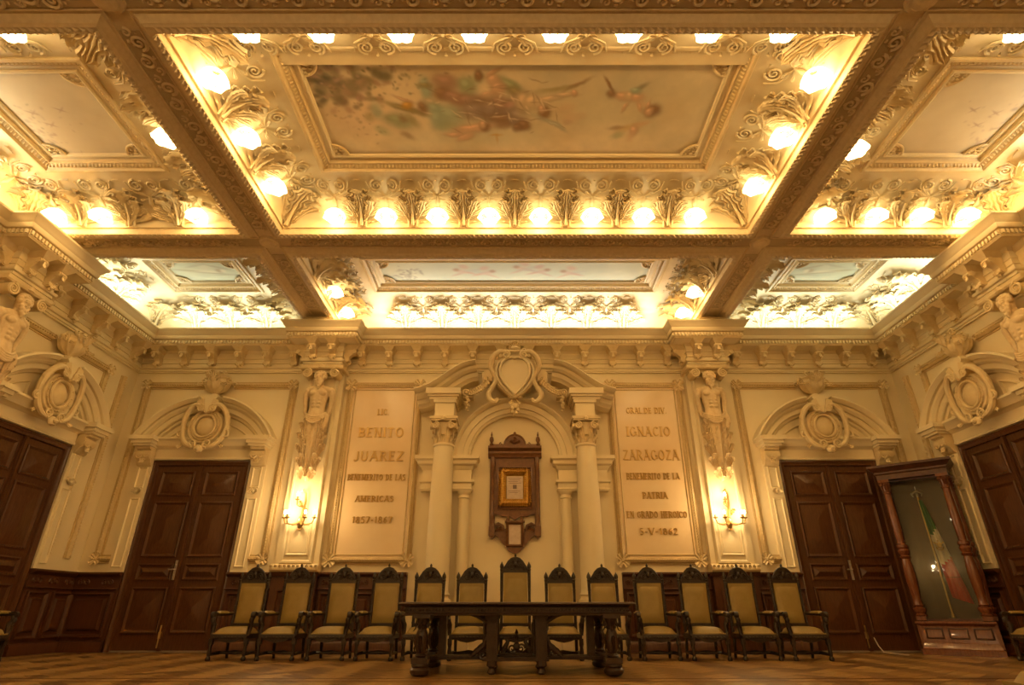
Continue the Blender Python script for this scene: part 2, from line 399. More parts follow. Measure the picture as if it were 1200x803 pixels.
for p, d, n in along(pth, .345, .064):
    if p[1] < -6.5: continue
    a, b = p - d * .018, p + d * .018
    V = [(*(a - n * .01), 5.47), (*(b - n * .01), 5.47), (*(b + n * .03), 5.47), (*(a + n * .03), 5.47), (*(a - n * .01), 5.53), (*(b - n * .01), 5.53), (*(b + n * .03), 5.53), (*(a + n * .03), 5.53)]
    m.add(V, [(3, 2, 1, 0), (2, 3, 7, 6), (0, 4, 7, 3), (1, 2, 6, 5), (4, 5, 6, 7)])
ob('dentil_row', m, PLAS, ent, kind='stuff', smooth=0)
# console bracket, faces -y
b = M()
b.add([(-.12, 0, 5.43), (.12, 0, 5.43), (.12, -.31, 5.43), (-.12, -.31, 5.43), (-.055, 0, 5.335), (.055, 0, 5.335), (.055, -.23, 5.335), (-.055, -.23, 5.335)], [(0, 1, 5, 4), (1, 2, 6, 5), (2, 3, 7, 6), (3, 0, 4, 7), (4, 5, 6, 7)])
b.side([(0, 5.34), (.22, 5.34), (.24, 5.30), (.215, 5.26), (.16, 5.235), (.115, 5.20), (.10, 5.16), (.12, 5.12), (.115, 5.09), (.08, 5.075), (0, 5.075)], -.055, .055)
for s in (-1, 1):
    cyl = lambda cy, cz, r: b.tube([(s * .05, -cy, cz), (s * .075, -cy, cz)], r, 8)
    cyl(.185, 5.295, .045); cyl(.085, 5.125, .035)
b.leaf(.05, .15, 3, .015, .03, rot=pi, c=(0, 5.32), d=.225, n=6, m=2)
b.leaf(.055, .13, 3, .02, .04, rot=pi, c=(0, 5.16), d=.10, n=6, m=2)
b.ell((0, -.10, 5.05), (.035, .03, .03), 5, 6)
BR = b.mesh('bracket', MOLD)
def bracket(x, y, rz): link('bracket', BR, ent, (x, y, 0), rz)
for s in (-1, 1):
    for x in (.283, .845, 1.41, 1.97, 2.53, 3.08, 4.46, 5.0, 5.555, 6.12, 6.67, 7.22): bracket(s * x, -.05, 0)
    for x in (-.19, .19): bracket(s * HX + x, -BD - .05, 0)
    bracket(s * HX + HWB + .05, -.27, HALF); bracket(s * HX - HWB - .05, -.27, -HALF)
    for y in (-.42, -.98, -1.54, -2.10, -2.66, -4.05, -4.6, -5.15, -5.7, -6.25): bracket(s * (XW - .05), y, HALF if s < 0 else -HALF)
    for y in (-.19, .19): bracket(s * (XW - BD - .05), HY + y, HALF if s < 0 else -HALF)
    for q in (-1, 1): bracket(s * (XW - .27), HY + q * (HWB + .05), pi if q > 0 else 0)

# ---------------------------------------------------------------- ceiling: beams, coves
cei = struct('ceiling')
ZR = 5.86
m = M(); m.box(-XW - .3, XW + .3, YF, .3, 6.62, 6.8); ob('ceiling_slab', m, PLAS, cei, smooth=0)
m = M(); m.box(-XW, XW, YF, -7.6, 6.0, 6.1); ob('ceiling_slab', m, BEAM, cei, smooth=0)
BX0, BX1 = 3.6, 4.25
YA0, YA1 = -6.79, -3.446
YB0 = -2.793
RIMP = [(0, 6.02), (0, 5.985), (-.012, 5.975), (-.012, 5.93), (0, 5.92), (0, 5.875), (-.006, 5.865), (-.02, ZR), (-.085, ZR), (-.095, ZR + .008), (-.10, ZR + .012), (-.115, ZR + .02), (-.13, ZR + .05), (-.165, ZR + .085), (-.19, ZR + .09), (-.195, ZR + .075), (-.21, ZR + .075), (-.215, ZR + .10), (-.325, ZR + .10)]
coffer = [('C', -BX0, BX0, YA0, YA1), ('L', -XW, -BX1, YA0, YA1), ('R', BX1, XW, YA0, YA1),
          ('S', -BX0, BX0, YB0, 0), ('SL', -XW, -BX1, YB0, 0), ('SR', BX1, XW, YB0, 0)]
RIMS = {'C': ([(-BX0, YA0), (BX0, YA0), (BX0, YA1), (-BX0, YA1)], True),
        'L': ([(-XW, YA0), (-BX1, YA0), (-BX1, YA1), (-XW, YA1)], False), 'R': ([(XW, YA1), (BX1, YA1), (BX1, YA0), (XW, YA0)], False),
        'S': ([(-BX0, 0), (-BX0, YB0), (BX0, YB0), (BX0, 0)], False),
        'SL': ([(-XW, YB0), (-BX1, YB0), (-BX1, 0)], False), 'SR': ([(BX1, 0), (BX1, YB0), (XW, YB0)], False)}
lf = M()
for k, (p, cl) in RIMS.items():
    m = M(); m.sweep(p, RIMP, cl, plane='xy'); ob('beam_moulding', m, BEAM, cei, smooth=30)
    pp = p + [p[0]] if cl else p
    for q, d, n in along(pp, -.05, .075):
        # slanting leaf on the rim
        a = q - d * .03; c = q + d * .03; w = n * .04
        V = [(*(a - w), ZR), (*(a + w * .2), ZR - .004), (*(c + w), ZR), (*(c - w * .2), ZR - .004), (*q, ZR - .02)]
        lf.add(V, [(0, 1, 4), (1, 2, 4), (2, 3, 4), (3, 0, 4)])
        e = q + n * .045 + d * .03
        lf.add([(*(e - d * .02 - n * .02), ZR + .004), (*(e + d * .02 - n * .02), ZR + .004), (*(e + n * .012), ZR + .01), (*(e - n * .01), ZR - .012)], [(0, 1, 3), (1, 2, 3), (2, 0, 3)])
ob('beam_leaf_band', lf, BEAM, cei, kind='stuff', smooth=0)
# near side of the big front beam, and beam ends
m = M(); m.sweep([(XW, YA0 - .65), (-XW, YA0 - .65)], [(0, 6.02)] + RIMP[3:], plane='xy'); ob('beam_moulding', m, BEAM, cei, smooth=30)
for s in (-1, 1):
    m = M(); m.sweep([(s * BX1, -.74), (s * BX0, -.74)] if s > 0 else [(-BX0, -.74), (-BX1, -.74)], [(a * .8, z) for a, z in RIMP[6:17]], plane='xy'); ob('beam_moulding', m, BEAM, cei)
# carved scroll panels of the beam soffits: one unit repeated
def scroll_unit(L, Wd):
    u = M(); z0 = 0
    def mp(P): return np.stack([P[:, 0], P[:, 2], P[:, 1]], 1)   # local z -> y, depth (-y) -> -z
    for s in (-1, 1):
        u.spiral((s * L * .20, s * Wd * .10), Wd * .42, 1.6, .02, .021, a0=pi if s > 0 else 0, dirn=s, ns=4, map_=mp)
        u.spiral((s * L * .40, -s * Wd * .22), Wd * .25, 1.2, .01, .017, a0=0 if s > 0 else pi, dirn=-s, ns=4, map_=mp)
        u.leaf(.035, .12, 2, .012, .02, rot=s * 1.2, c=(0, 0), n=5, m=2, map_=mp)
        u.leaf(.03, .10, 2, .012, .02, rot=s * 2.3, c=(s * L * .3, 0), n=5, m=2, map_=mp)
        for e in (-1, 1): u.ell((s * L * (.12 + .1 * (e > 0)), e * Wd * .36, -.01), (.03, .022, .022), 3, 5)
    return u
U = scroll_unit(.56, .21)
car = M()
def carve(x0, y0, x1, y1, n):
    a = math.atan2(y1 - y0, x1 - x0); L = math.hypot(x1 - x0, y1 - y0)
    for i in range(n):
        t = (i + .5) / n
        car.xf(Matrix.Translation((x0 + (x1 - x0) * t, y0 + (y1 - y0) * t, ZR + .10)) @ Matrix.Rotation(a, 4, 'Z') @ Matrix.Scale(L / n / .56, 4, (1, 0, 0)), U)
BC = (BX0 + BX1) / 2; TC = (YA1 + YB0) / 2; FC = YA0 - .325
for s in (-1, 1):
    carve(s * BC, YB0 + .1, s * BC, -.95, 3); carve(s * BC, YA0 - .02, s * BC, YA1 + .02, 6)
    carve(s * (BX1 + .1), TC, s * (XW - .4), TC, 5); carve(s * (BX1 + .05), FC, s * XW, FC, 6)
carve(-BX0, TC, BX0, TC, 13); carve(-BX0, FC, BX0, FC, 13)
ob('carved_scrolls', car, BEAM, cei, kind='stuff')
for (x0, x1, y0, y1) in [(s * BC - .10, s * BC + .10, a_, b_) for s in (-1, 1) for a_, b_ in ((YA0 + .02, YA1 - .02), (YB0 + .02, -.95))] + [(-XW, XW, TC - .10, TC + .10), (-XW, XW, FC - .10, FC + .10)]:
    m = M(); m.box(x0, x1, y0, y1, ZR + .088, ZR + .097); ob('beam_panel', m, BEAMBG, cei, smooth=0)
m = M()
for s in (-1, 1):
    for y in (TC, FC): 
        m.lathe([(0, ZR + .03), (.10, ZR + .04), (.12, ZR + .06), (.15, ZR + .06), (.17, ZR + .10)], 16, (s * BC, y, 0))
ob('beam_boss', m, BEAM, cei, kind='stuff')
def cove_d(t): return .02 + .77 * (1 - cos(t)), 5.98 + .44 * sin(t)
CP = [(a, z) for a, z in [cove_d(i * HALF / 10) for i in range(11)]]
FR = {}
for (k, x0, x1, y0, y1) in coffer:
    m = M(); m.sweep([(x0, y0), (x1, y0), (x1, y1), (x0, y1)], [(0, 5.98)] + CP, True, plane='xy'); ob('cove_surface', m, COVE, cei)
    FR[k] = (x0 + .79, x1 - .79, y0 + .79, y1 - .79)
FR['C'] = FR['C']
# relief pieces on the coves; local frame: coffer side at y=0 facing -y, x along it
KX = .77; KZ = .44
def cmap(P):
    """(x, -h, s): s is the run along the cove, h the height above it"""
    x, h, s = P[:, 0], -P[:, 1], P[:, 2]
    t = np.clip(s / .66, 0, 1.35) * 1.0
    d = .02 + KX * (1 - np.cos(t)); z = 5.98 + KZ * np.sin(t)
    nd, nz = (KX * np.cos(t)) * KZ, -(KZ * np.sin(t)) * KX
    L = np.sqrt(nd ** 2 + nz ** 2); nd, nz = nd / L, nz / L
    return np.stack([x, -(d + nd * h), z + nz * h], 1)
a = M()
a.leaf(.15, .90, 5, .07, .13, c=(0, 0), d=.02, n=20, m=5, map_=cmap)
for i in range(5):
    z0 = .08 + i * .13; Lf = .40 - .035 * i; r = 1.0 - .13 * i
    for s in (-1, 1):
        a.leaf(.105 - .006 * i, Lf, 3, .045, .11, rot=s * r, c=(s * .035, z0), d=.015 + .01 * (i % 2), n=11, m=3, map_=cmap)
for s in (-1, 1):
    a.leaf(.085, .58, 3, .05, .13, rot=s * .26, c=(s * .04, .10), d=.05, n=12, m=3, map_=cmap)
    a.tube(cmap(np.array([(s * .05, -.03, 0), (s * .06, -.05, .15), (s * .10, -.06, .32)])), [.018, .015, .010], 5)
a.tube(cmap(np.array([(0, -.06, .0), (0, -.09, .25), (0, -.10, .50)])), [.020, .016, .008], 6)
ACA = a.mesh('acanthus_leaf', COVE, 50)
a = M()
for s in (-1, 1):
    a.spiral((s * .115, .80), .095, 2.0, .018, .018, a0=pi / 2, dirn=-s, ns=4, map_=cmap)
    a.leaf(.035, .16, 2, .02, .03, rot=s * .9, c=(s * .01, .62), d=.02, n=5, m=2, map_=cmap)
    a.tube(cmap(np.array([(s * .02, -.02, .62), (s * .10, -.03, .64), (s * .22, -.03, .72), (s * .26, -.02, .86)])), .011, 4)
a.tube(cmap(np.array([(0, -.02, .42), (0, -.05, .50), (0, -.02, .62)])), [.012, .035, .015], 6)
a.leaf(.03, .12, 2, .02, .03, c=(0, .86), d=.01, n=5, m=2, map_=cmap)
for s in (-1, 1): a.leaf(.04, .16, 2, .02, .05, rot=s * 1.9, c=(0, .60), d=.02, n=5, m=2, map_=cmap)
SCR = a.mesh('scroll_ornament', COVE, 50)
a = M()
a.spiral((0, .97), .05, 1.5, .01, .010, ns=4, map_=cmap)
for s in (-1, 1): a.leaf(.02, .09, 2, .015, .02, rot=s * 1.2, c=(0, .92), d=.01, n=4, m=2, map_=cmap)
ROS = a.mesh('crest_ornament', COVE, 50)
# lamp: scalloped glass shade, brass cap, placed low in the cove; local frame as above
sh = M()
G = np.zeros((7, 20, 3))
for i in range(7):
    t = i / 6; 
    for j in range(20):
        q = j * 2 * pi / 20; r = (.045 + .115 * sin(t * HALF) ** .8) * (1 + .10 * t ** 3 * cos(q * 6)); G[i, j] = (r * cos(q), r * sin(q), .085 - .15 * t)
sh.grid(G, cv=True)
SHM = sh.mesh('glass_shade', SHADE)
bu = M(); bu.ell((0, 0, -.02), (.035, .035, .045), 6, 8); BUM = bu.mesh('bulb', BULB)
cp = M(); cp.lathe([(0, .11), (.03, .105), (.045, .08), (.04, .07), (0, .07)], 10); cp.tube([(0, 0, .09), (0, .06, .12), (0, .11, .10)], .012, 5)
CPM = cp.mesh('lamp_socket', BRASS)
LZ = 6.10; LD = .19
lamp0 = None
def lamp(x, y, rz, label, group, ld=LD, dz=0):
    global lamp0
    ox, oy = ld * sin(rz), -ld * cos(rz)
    loc = (x + ox, y + oy, LZ + dz)
    if lamp0 is None:
        lamp0 = thing('cove_lamp', label, 'lamp', loc, rz)
        link('glass_shade', SHM, lamp0); link('bulb', BUM, lamp0); link('lamp_socket', CPM, lamp0); o = lamp0
    else: o = dup(lamp0, loc, rz, label)
    o['group'] = group
    light('POINT', 'cove_lamp_light', (loc[0] + .06 * sin(rz), loc[1] - .06 * cos(rz), LZ + dz - .10), P_LAMP, WARM, shadow_soft_size=.03)
def side(k, side_):
    _, x0, x1, y0, y1 = [c for c in coffer if c[0] == k][0]
    return {'far': ((x0 + x1) / 2, y1, 0, x1 - x0), 'near': ((x0 + x1) / 2, y0, pi, x1 - x0), 'right': (x1, (y0 + y1) / 2, -HALF, y1 - y0), 'left': (x0, (y0 + y1) / 2, HALF, y1 - y0)}[side_]
def deco(k, sd, leaves, orns):
    cx, cy, rz, L = side(k, sd)
    for u in leaves: link('acanthus_leaf', ACA, cei, (cx + u * cos(rz), cy + u * sin(rz), 0), rz, scale=(1.12 if k in 'CLR' else 1.28, 1, 1))
    for u in orns: link('scroll_ornament', SCR, cei, (cx + u * cos(rz), cy + u * sin(rz), 0), rz)
    for u in leaves: link('crest_ornament', ROS, cei, (cx + u * cos(rz), cy + u * sin(rz), 0), rz)
def lamps(k, sd, us, desc, group):
    cx, cy, rz, L = side(k, sd); n = len(us)
    for i, u in enumerate(us):
        lamp(cx + u * cos(rz), cy + u * sin(rz), rz, desc(i, n), group, *((.14, .10) if sd == 'near' else ()))
def corner(k, which):
    _, x0, x1, y0, y1 = [c for c in coffer if c[0] == k][0]
    x, y, rz = {'fl': (x0, y1, pi / 4), 'fr': (x1, y1, -pi / 4), 'nl': (x0, y0, 3 * pi / 4), 'nr': (x1, y0, -3 * pi / 4)}[which]
    link('acanthus_leaf', ACA, cei, (x, y, 0), rz, scale=(1.5, 1.38, 1))
ordn = ['first', 'second', 'third', 'fourth', 'fifth', 'sixth', 'seventh', 'eighth']
c8 = [-2.75, -1.965, -1.18, -.393, .393, 1.18, 1.965, 2.75]; l7 = [-2.36, -1.57, -.786, 0, .786, 1.57, 2.36]
deco('C', 'far', l7, c8); deco('C', 'near', [], l7 + [-2.9, 2.9])
c4 = [-.95, -.02, .91]
for sd in ('left', 'right'): deco('C', sd, [-.5, .42], [-.95, -.02, .91])
for w in ('fl', 'fr', 'nl', 'nr'): corner('C', w)
lamps('C', 'far', c8, lambda i, n: f'glowing cove lamp, {ordn[i]} from the left in the row above the cross beam', 'cove lamps along the middle cross beam')
lamps('C', 'near', [-v for v in c8][::-1] and [2.84, 2.05, 1.21, .43, -.43, -1.21, -2.05, -2.84], lambda i, n: f'cove lamp peeping below the front beam, {ordn[i]} from the left, central coffer', 'cove lamps behind the front beam')
lamps('C', 'left', [-.98, -.1, .82], lambda i, n: f'glowing lamp on left side of the central coffer, {["nearest the room front", "middle one", "closest to the cross beam"][i]}', 'cove lamps left of the central painting')
lamps('C', 'right', [.98, .1, -.82][::-1], lambda i, n: f'glowing lamp on right side of the central coffer, {["closest to the cross beam", "middle one", "nearest the room front"][i]}', 'cove lamps right of the central painting')
s3 = [-1.18, -.40, .38, 1.16]
for k, sx, far_l, nm in (('L', -1, [-1.09, -.39, 1.08], 'left'), ('R', 1, [-1.2, -.41, .28, .98], 'right')):
    deco(k, 'far', [-.75, 0, .75], [-1.13, -.38, .38, 1.13]); deco(k, 'near', [], [-1.13, -.38, .38, 1.13])
    for sd in ('left', 'right'): deco(k, sd, [-.5, .42], [-.95, -.02, .91])
    for w in ('fl', 'fr', 'nl', 'nr'): corner(k, w)
    lamps(k, 'far', far_l, lambda i, n, nm=nm: f'glowing lamp in the {nm} side coffer above the cross beam, {ordn[i]} from the left', f'cove lamps in the {nm} coffer')
    ins = 'right' if k == 'L' else 'left'
    lamps(k, ins, [.1], lambda i, n, nm=nm: f'cove lamp half hidden by the long beam beside the {nm} coffer', f'cove lamps in the {nm} coffer')
    lamps(k, 'near', [-.6, .6], lambda i, n, nm=nm: f'cove lamp behind the front beam over the {nm} coffer, {["left", "right"][i] if nm == "left" else ["left", "right"][i]} of two', f'cove lamps in the {nm} coffer')
    out = 'left' if k == 'L' else 'right'
    lamps(k, out, [.70, -.2] if k == 'L' else [-.70, .2], lambda i, n, nm=nm: f'cove lamp above the {nm} wall cornice, {["closer to", "farther from"][i]} the cross beam', f'cove lamps in the {nm} coffer')
deco('S', 'far', [v * .965 for v in (-2.36, -1.57, -.786, 0, .786, 1.57, 2.36)], [v * .965 for v in (-1.965, -1.18, -.393, .393, 1.18, 1.965)])
deco('S', 'left', [-.6, .1, .7], [-.25, .4]); deco('S', 'right', [-.6, .1, .7], [-.25, .4]); corner('S', 'fl'); corner('S', 'fr')
lamps('S', 'left', [.87, .05], lambda i, n: f'glowing lamp beside the left beam over the back row, {["nearer the cross beam", "nearer the wall"][i]}', 'cove lamps beside the small central painting')
lamps('S', 'right', [-.87, -.05], lambda i, n: f'glowing lamp beside the right beam over the back row, {["nearer the cross beam", "nearer the wall"][i]}', 'cove lamps beside the small central painting')
for k in ('SL', 'SR'):
    deco(k, 'far', [-.75, 0, .75], [-.38, .38]); corner(k, 'fl'); corner(k, 'fr')
    deco(k, 'left' if k == 'SL' else 'right', [-.6, .1], [-.25]); deco(k, 'right' if k == 'SL' else 'left', [-.6, .1, .7], [-.25])
PCOL = {'rose': (0.42, 0.25, 0.18), 'mauve': (0.37, 0.27, 0.21), 'teal': (0.40, 0.48, 0.36), 'green': (0.34, 0.38, 0.22), 'flesh': (0.66, 0.43, 0.28), 'pale': (0.68, 0.52, 0.34), 'brown': (0.3, 0.17, 0.09), 'dk': (0.16, 0.13, 0.08), 'yel': (0.6, 0.34, 0.08), 'grey': (0.46, 0.44, 0.34), 'pink': (0.62, 0.34, 0.26), 'white': (0.78, 0.66, 0.46), 'olive': (0.34, 0.28, 0.13)}
STR = [(-1.99, 0.12, 0.48, 0.33, 0.0, 'pink', 0.18),
 (1.46, -0.5, 0.385, 0.325, 0.0, 'grey', 0.35),
 (0.49, -0.69, 0.6, 0.168, 0.0, 'grey', 0.2),
 (-0.52, 0.43, 0.77, 0.16, 0.0, 'teal', 0.2),
 (1.63, -0.69, 0.133, 0.19, 0.38, 'white', 0.35),
 (1.16, -0.69, 0.12, 0.168, 0.0, 'white', 0.3),
 (2.22, -0.02, 0.33, 0.35, 0.0, 'white', 0.12),
 (-1.4, -0.62, 0.44, 0.156, 0.0, 'olive', 0.12),
 (-1.54, 0.15, 0.178, 0.104, 0.24, 'green', 0.55),
 (-1.79, -0.02, 0.072, 0.126, 0.0, 'teal', 0.5),
 (-1.79, 0.32, 0.105, 0.075, 0.49, 'green', 0.5),
 (-1.41, -0.05, 0.221, 0.041, 0.4, 'olive', 0.8),
 (-1.35, 0.15, 0.058, 0.143, -0.46, 'olive', 0.5),
 (-1.49, 0.12, 0.06, 0.06, 0.0, 'brown', 0.5),
 (-1.47, 0.4, 0.105, 0.044, 0.66, 'brown', 0.5),
 (-1.92, 0.09, 0.066, 0.084, 0.0, 'olive', 0.5),
 (-1.39, -0.11, 0.066, 0.06, 0.0, 'yel', 0.85),
 (-1.43, -0.21, 0.114, 0.02, 0.43, 'flesh', 0.6),
 (-1.12, -0.36, 0.066, 0.14, 0.0, 'teal', 0.7),
 (-1.12, -0.41, 0.077, 0.039, 0.0, 'olive', 0.6),
 (-1.19, -0.08, 0.06, 0.084, 0.0, 'brown', 0.7),
 (-1.08, -0.17, 0.078, 0.055, 0.22, 'pale', 0.6),
 (-1.03, -0.05, 0.119, 0.076, 0.95, 'teal', 0.6),
 (-1.02, 0.12, 0.108, 0.15, 0.0, 'teal', 0.6),
 (-0.84, 0.05, 0.162, 0.143, 0.46, 'teal', 0.6),
 (-0.91, 0.24, 0.144, 0.075, 0.0, 'green', 0.45),
 (-0.86, -0.47, 0.144, 0.103, 0.21, 'rose', 0.65),
 (-0.91, -0.29, 0.11, 0.084, 0.0, 'brown', 0.7),
 (-0.75, -0.23, 0.133, 0.09, 0.21, 'rose', 0.75),
 (-0.59, -0.19, 0.154, 0.084, 0.0, 'rose', 0.65),
 (-0.6, -0.41, 0.09, 0.114, -0.41, 'green', 0.7),
 (-0.46, -0.51, 0.101, 0.076, -0.41, 'green', 0.5),
 (-0.06, -0.41, 0.173, 0.062, 0.6, 'green', 0.75),
 (0.02, -0.3, 0.138, 0.062, 0.6, 'olive', 0.6),
 (-0.49, -0.02, 0.192, 0.126, 0.0, 'mauve', 0.75),
 (-0.26, -0.05, 0.192, 0.126, 0.1, 'mauve', 0.8),
 (-0.04, -0.05, 0.123, 0.178, 0.33, 'mauve', 0.8),
 (-0.13, 0.12, 0.22, 0.09, 0.0, 'brown', 0.65),
 (0.03, 0.06, 0.099, 0.135, 0.0, 'mauve', 0.7),
 (-0.37, -0.17, 0.11, 0.084, 0.0, 'brown', 0.45),
 (-0.2, -0.15, 0.095, 0.091, 0.63, 'rose', 0.6),
 (-0.07, -0.12, 0.088, 0.042, 0.0, 'pink', 0.35),
 (-0.28, -0.5, 0.065, 0.084, -0.64, 'flesh', 0.8),
 (-0.22, -0.37, 0.077, 0.091, 0.0, 'flesh', 0.8),
 (-0.44, -0.55, 0.04, 0.065, 0.0, 'brown', 0.85),
 (-0.27, -0.6, 0.087, 0.018, -0.64, 'flesh', 0.7),
 (-0.34, -0.28, 0.09, 0.038, -0.41, 'flesh', 0.6),
 (-0.55, 0.27, 0.241, 0.06, -0.17, 'flesh', 0.85),
 (-0.69, 0.43, 0.113, 0.046, -0.45, 'flesh', 0.8),
 (-0.83, 0.38, 0.108, 0.032, 0.0, 'flesh', 0.7),
 (-0.4, 0.24, 0.055, 0.06, 0.0, 'brown', 0.7),
 (-0.43, 0.21, 0.036, 0.045, 0.0, 'flesh', 0.8),
 (-0.15, 0.24, 0.099, 0.06, 0.0, 'brown', 0.5),
 (-0.25, 0.4, 0.084, 0.024, 0.0, 'yel', 0.5),
 (-0.24, 0.46, 0.018, 0.08, 0.0, 'yel', 0.4),
 (0.11, 0.23, 0.084, 0.075, 0.0, 'brown', 0.85),
 (0.03, 0.27, 0.055, 0.06, 0.0, 'brown', 0.6),
 (0.1, -0.17, 0.088, 0.14, 0.0, 'pale', 0.7),
 (0.21, -0.17, 0.088, 0.098, 0.0, 'pale', 0.8),
 (0.32, -0.14, 0.066, 0.07, 0.0, 'pale', 0.7),
 (0.44, -0.21, 0.134, 0.036, -0.26, 'pale', 0.85),
 (0.64, -0.28, 0.132, 0.026, -0.04, 'pale', 0.85),
 (0.75, -0.3, 0.033, 0.039, 0.0, 'flesh', 0.8),
 (0.39, 0.0, 0.066, 0.084, 0.0, 'brown', 0.85),
 (0.35, -0.05, 0.033, 0.056, 0.0, 'flesh', 0.7),
 (0.31, 0.09, 0.173, 0.041, 0.5, 'grey', 0.4),
 (0.54, 0.21, 0.154, 0.028, 0.63, 'grey', 0.6),
 (0.45, -0.33, 0.22, 0.039, -0.12, 'olive', 0.4),
 (0.77, -0.43, 0.148, 0.02, -0.54, 'brown', 0.55),
 (0.56, -0.37, 0.177, 0.028, -0.16, 'olive', 0.5),
 (0.17, 0.09, 0.159, 0.041, 0.43, 'white', 0.3),
 (0.69, -0.08, 0.088, 0.07, 0.0, 'flesh', 0.3),
 (0.74, 0.09, 0.099, 0.098, 0.0, 'flesh', 0.3),
 (0.88, 0.06, 0.06, 0.06, 0.0, 'flesh', 0.25),
 (0.58, -0.02, 0.077, 0.07, 0.0, 'flesh', 0.2),
 (0.7, 0.18, 0.06, 0.045, 0.0, 'rose', 0.3),
 (1.36, -0.25, 0.09, 0.055, 0.33, 'flesh', 0.7),
 (1.22, -0.29, 0.05, 0.056, 0.0, 'brown', 0.6),
 (1.45, -0.25, 0.055, 0.056, 0.0, 'pale', 0.8),
 (1.55, -0.23, 0.077, 0.065, 0.21, 'flesh', 0.75),
 (1.16, -0.43, 0.098, 0.018, 0.95, 'brown', 0.7),
 (1.57, -0.37, 0.104, 0.037, -0.6, 'dk', 0.5),
 (1.51, -0.33, 0.066, 0.039, 0.0, 'teal', 0.6),
 (1.42, -0.08, 0.023, 0.068, 0.43, 'flesh', 0.6),
 (1.62, -0.07, 0.023, 0.068, -0.43, 'flesh', 0.6),
 (1.68, -0.11, 0.1, 0.044, 0.24, 'flesh', 0.5),
 (1.79, -0.02, 0.084, 0.084, 0.0, 'brown', 0.75),
 (1.75, 0.0, 0.044, 0.056, 0.0, 'flesh', 0.8),
 (1.71, -0.12, 0.017, 0.07, 0.0, 'flesh', 0.6),
 (1.54, 0.27, 0.181, 0.058, -0.35, 'yel', 0.35),
 (1.61, 0.32, 0.048, 0.08, 0.0, 'flesh', 0.7),
 (1.37, 0.27, 0.108, 0.037, 0.0, 'brown', 0.5),
 (1.7, 0.2, 0.098, 0.039, -0.34, 'flesh', 0.5),
 (1.41, 0.4, 0.082, 0.06, -0.49, 'green', 0.5),
 (1.58, 0.43, 0.048, 0.08, 0.0, 'flesh', 0.4)]
# ---------------------------------------------------------------- ceiling paintings
def painting(k, label, frect, z, paint, nx, ny, group=None):
    x0, x1, y0, y1 = frect; cx, cy = (x0 + x1) / 2, (y0 + y1) / 2
    t = thing('ceiling_painting', label, 'painting', (cx, cy, 0), 0, group)
    hw, hh = (x1 - x0) / 2, (y1 - y0) / 2
    R = [(-hw, -hh), (hw, -hh), (hw, hh), (-hw, hh)]
    m = M(); m.sweep(R, [(-.01, z - .06), (-.01, z - .11), (.0, z - .12), (.035, z - .12), (.045, z - .10), (.05, z - .09), (.12, z - .05), (.125, z - .06), (.14, z - .06), (.145, z - .045), (.15, z - .02), (.16, z - .01), (.16, z)], True, plane='xy')
    ob('picture_frame', m, MOLD, t, smooth=30)
    m = M(); 
    for q, d, n in along(R + [R[0]], .085, .052):
        a, b = q - d * .012, q + d * .012
        m.add([(*(a - n * .025), z - .078), (*(b - n * .025), z - .078), (*(b + n * .03), z - .052), (*(a + n * .03), z - .052), (*q, z - .10)], [(0, 1, 4), (1, 2, 4), (2, 3, 4), (3, 0, 4)])
    ob('egg_band', m, MOLD, t, kind='stuff', smooth=0)
    m = M(); m.sweep(R, [(.16, z - .005), (.215, z - .006), (.22, z - .03), (.24, z - .042), (.26, z - .03), (.265, z)], True, plane='xy'); ob('inner_moulding', m, PLAS, t)
    pw, ph = hw - .25, hh - .25
    X, Y = np.meshgrid(np.linspace(-pw, pw, nx), np.linspace(-ph, ph, ny), indexing='ij')
    g = M(); g.grid(np.stack([X, Y, np.full_like(X, z)], -1)); me = g.mesh('painted_canvas', PAINT, 0)
    me.attributes.new('paint', 'FLOAT_COLOR', 'POINT')
    col = paint(X, Y); col = np.concatenate([col, np.ones((*col.shape[:2], 1))], -1)
    me.attributes['paint'].data.foreach_set('color', col.astype(np.float32).ravel())
    link('painted_canvas', me, t)
    for i, (sx, sy) in enumerate(((-1, -1), (1, -1), (1, 1), (-1, 1))):
        m = M(); r = .20
        P = [(0, 0)] + [(r * cos(a), r * sin(a)) for a in np.linspace(0, HALF, 7)]
        V = [(-sx * (x - 0) + sx * pw, -sy * y + sy * ph, zz) for zz in (z - .006, z) for x, y in P]
        nn = len(P); m.add(V, [tuple(range(nn))] + [(i_, (i_ + 1) % nn, nn + (i_ + 1) % nn, nn + i_) for i_ in range(nn)])
        arcp = [(sx * pw - sx * r * cos(a), sy * ph - sy * r * sin(a), z - .02) for a in np.linspace(-.12, HALF + .12, 10)]
        m.tube(arcp, .018, 5)
        for (a, b, rr) in ((.07, .04, .035), (.04, .09, .035), (.11, .10, .02), (.02, .02, .03), (.15, .03, .02), (.03, .15, .02)):
            m.ell((sx * (pw - a), sy * (ph - b), z - .02), (rr, rr * .7, .02), 4, 6)
        for q in (0, 1):
            c = (.04, .16) if q else (.16, .04)
            n_ = 10; tt = np.linspace(0, 1, n_); A = tt * 8; RR = .04 * (1 - .8 * tt)
            m.tube(np.stack([sx * (pw - c[0]) + RR * np.cos(A), sy * (ph - c[1]) + RR * np.sin(A), np.full(n_, z - .03)], 1), .008, 4)
        ob('corner_ornament', m, MOLD, t)
    return t
PAINT = bpy.data.materials.new('fresco paint'); PAINT.use_nodes = True
_n = PAINT.node_tree; _a = _n.nodes.new('ShaderNodeAttribute'); _a.attribute_name = 'paint'
_n.links.new(_a.outputs['Color'], _n.nodes['Principled BSDF'].inputs['Base Color']); _n.nodes['Principled BSDF'].inputs['Roughness'].default_value = 0.75
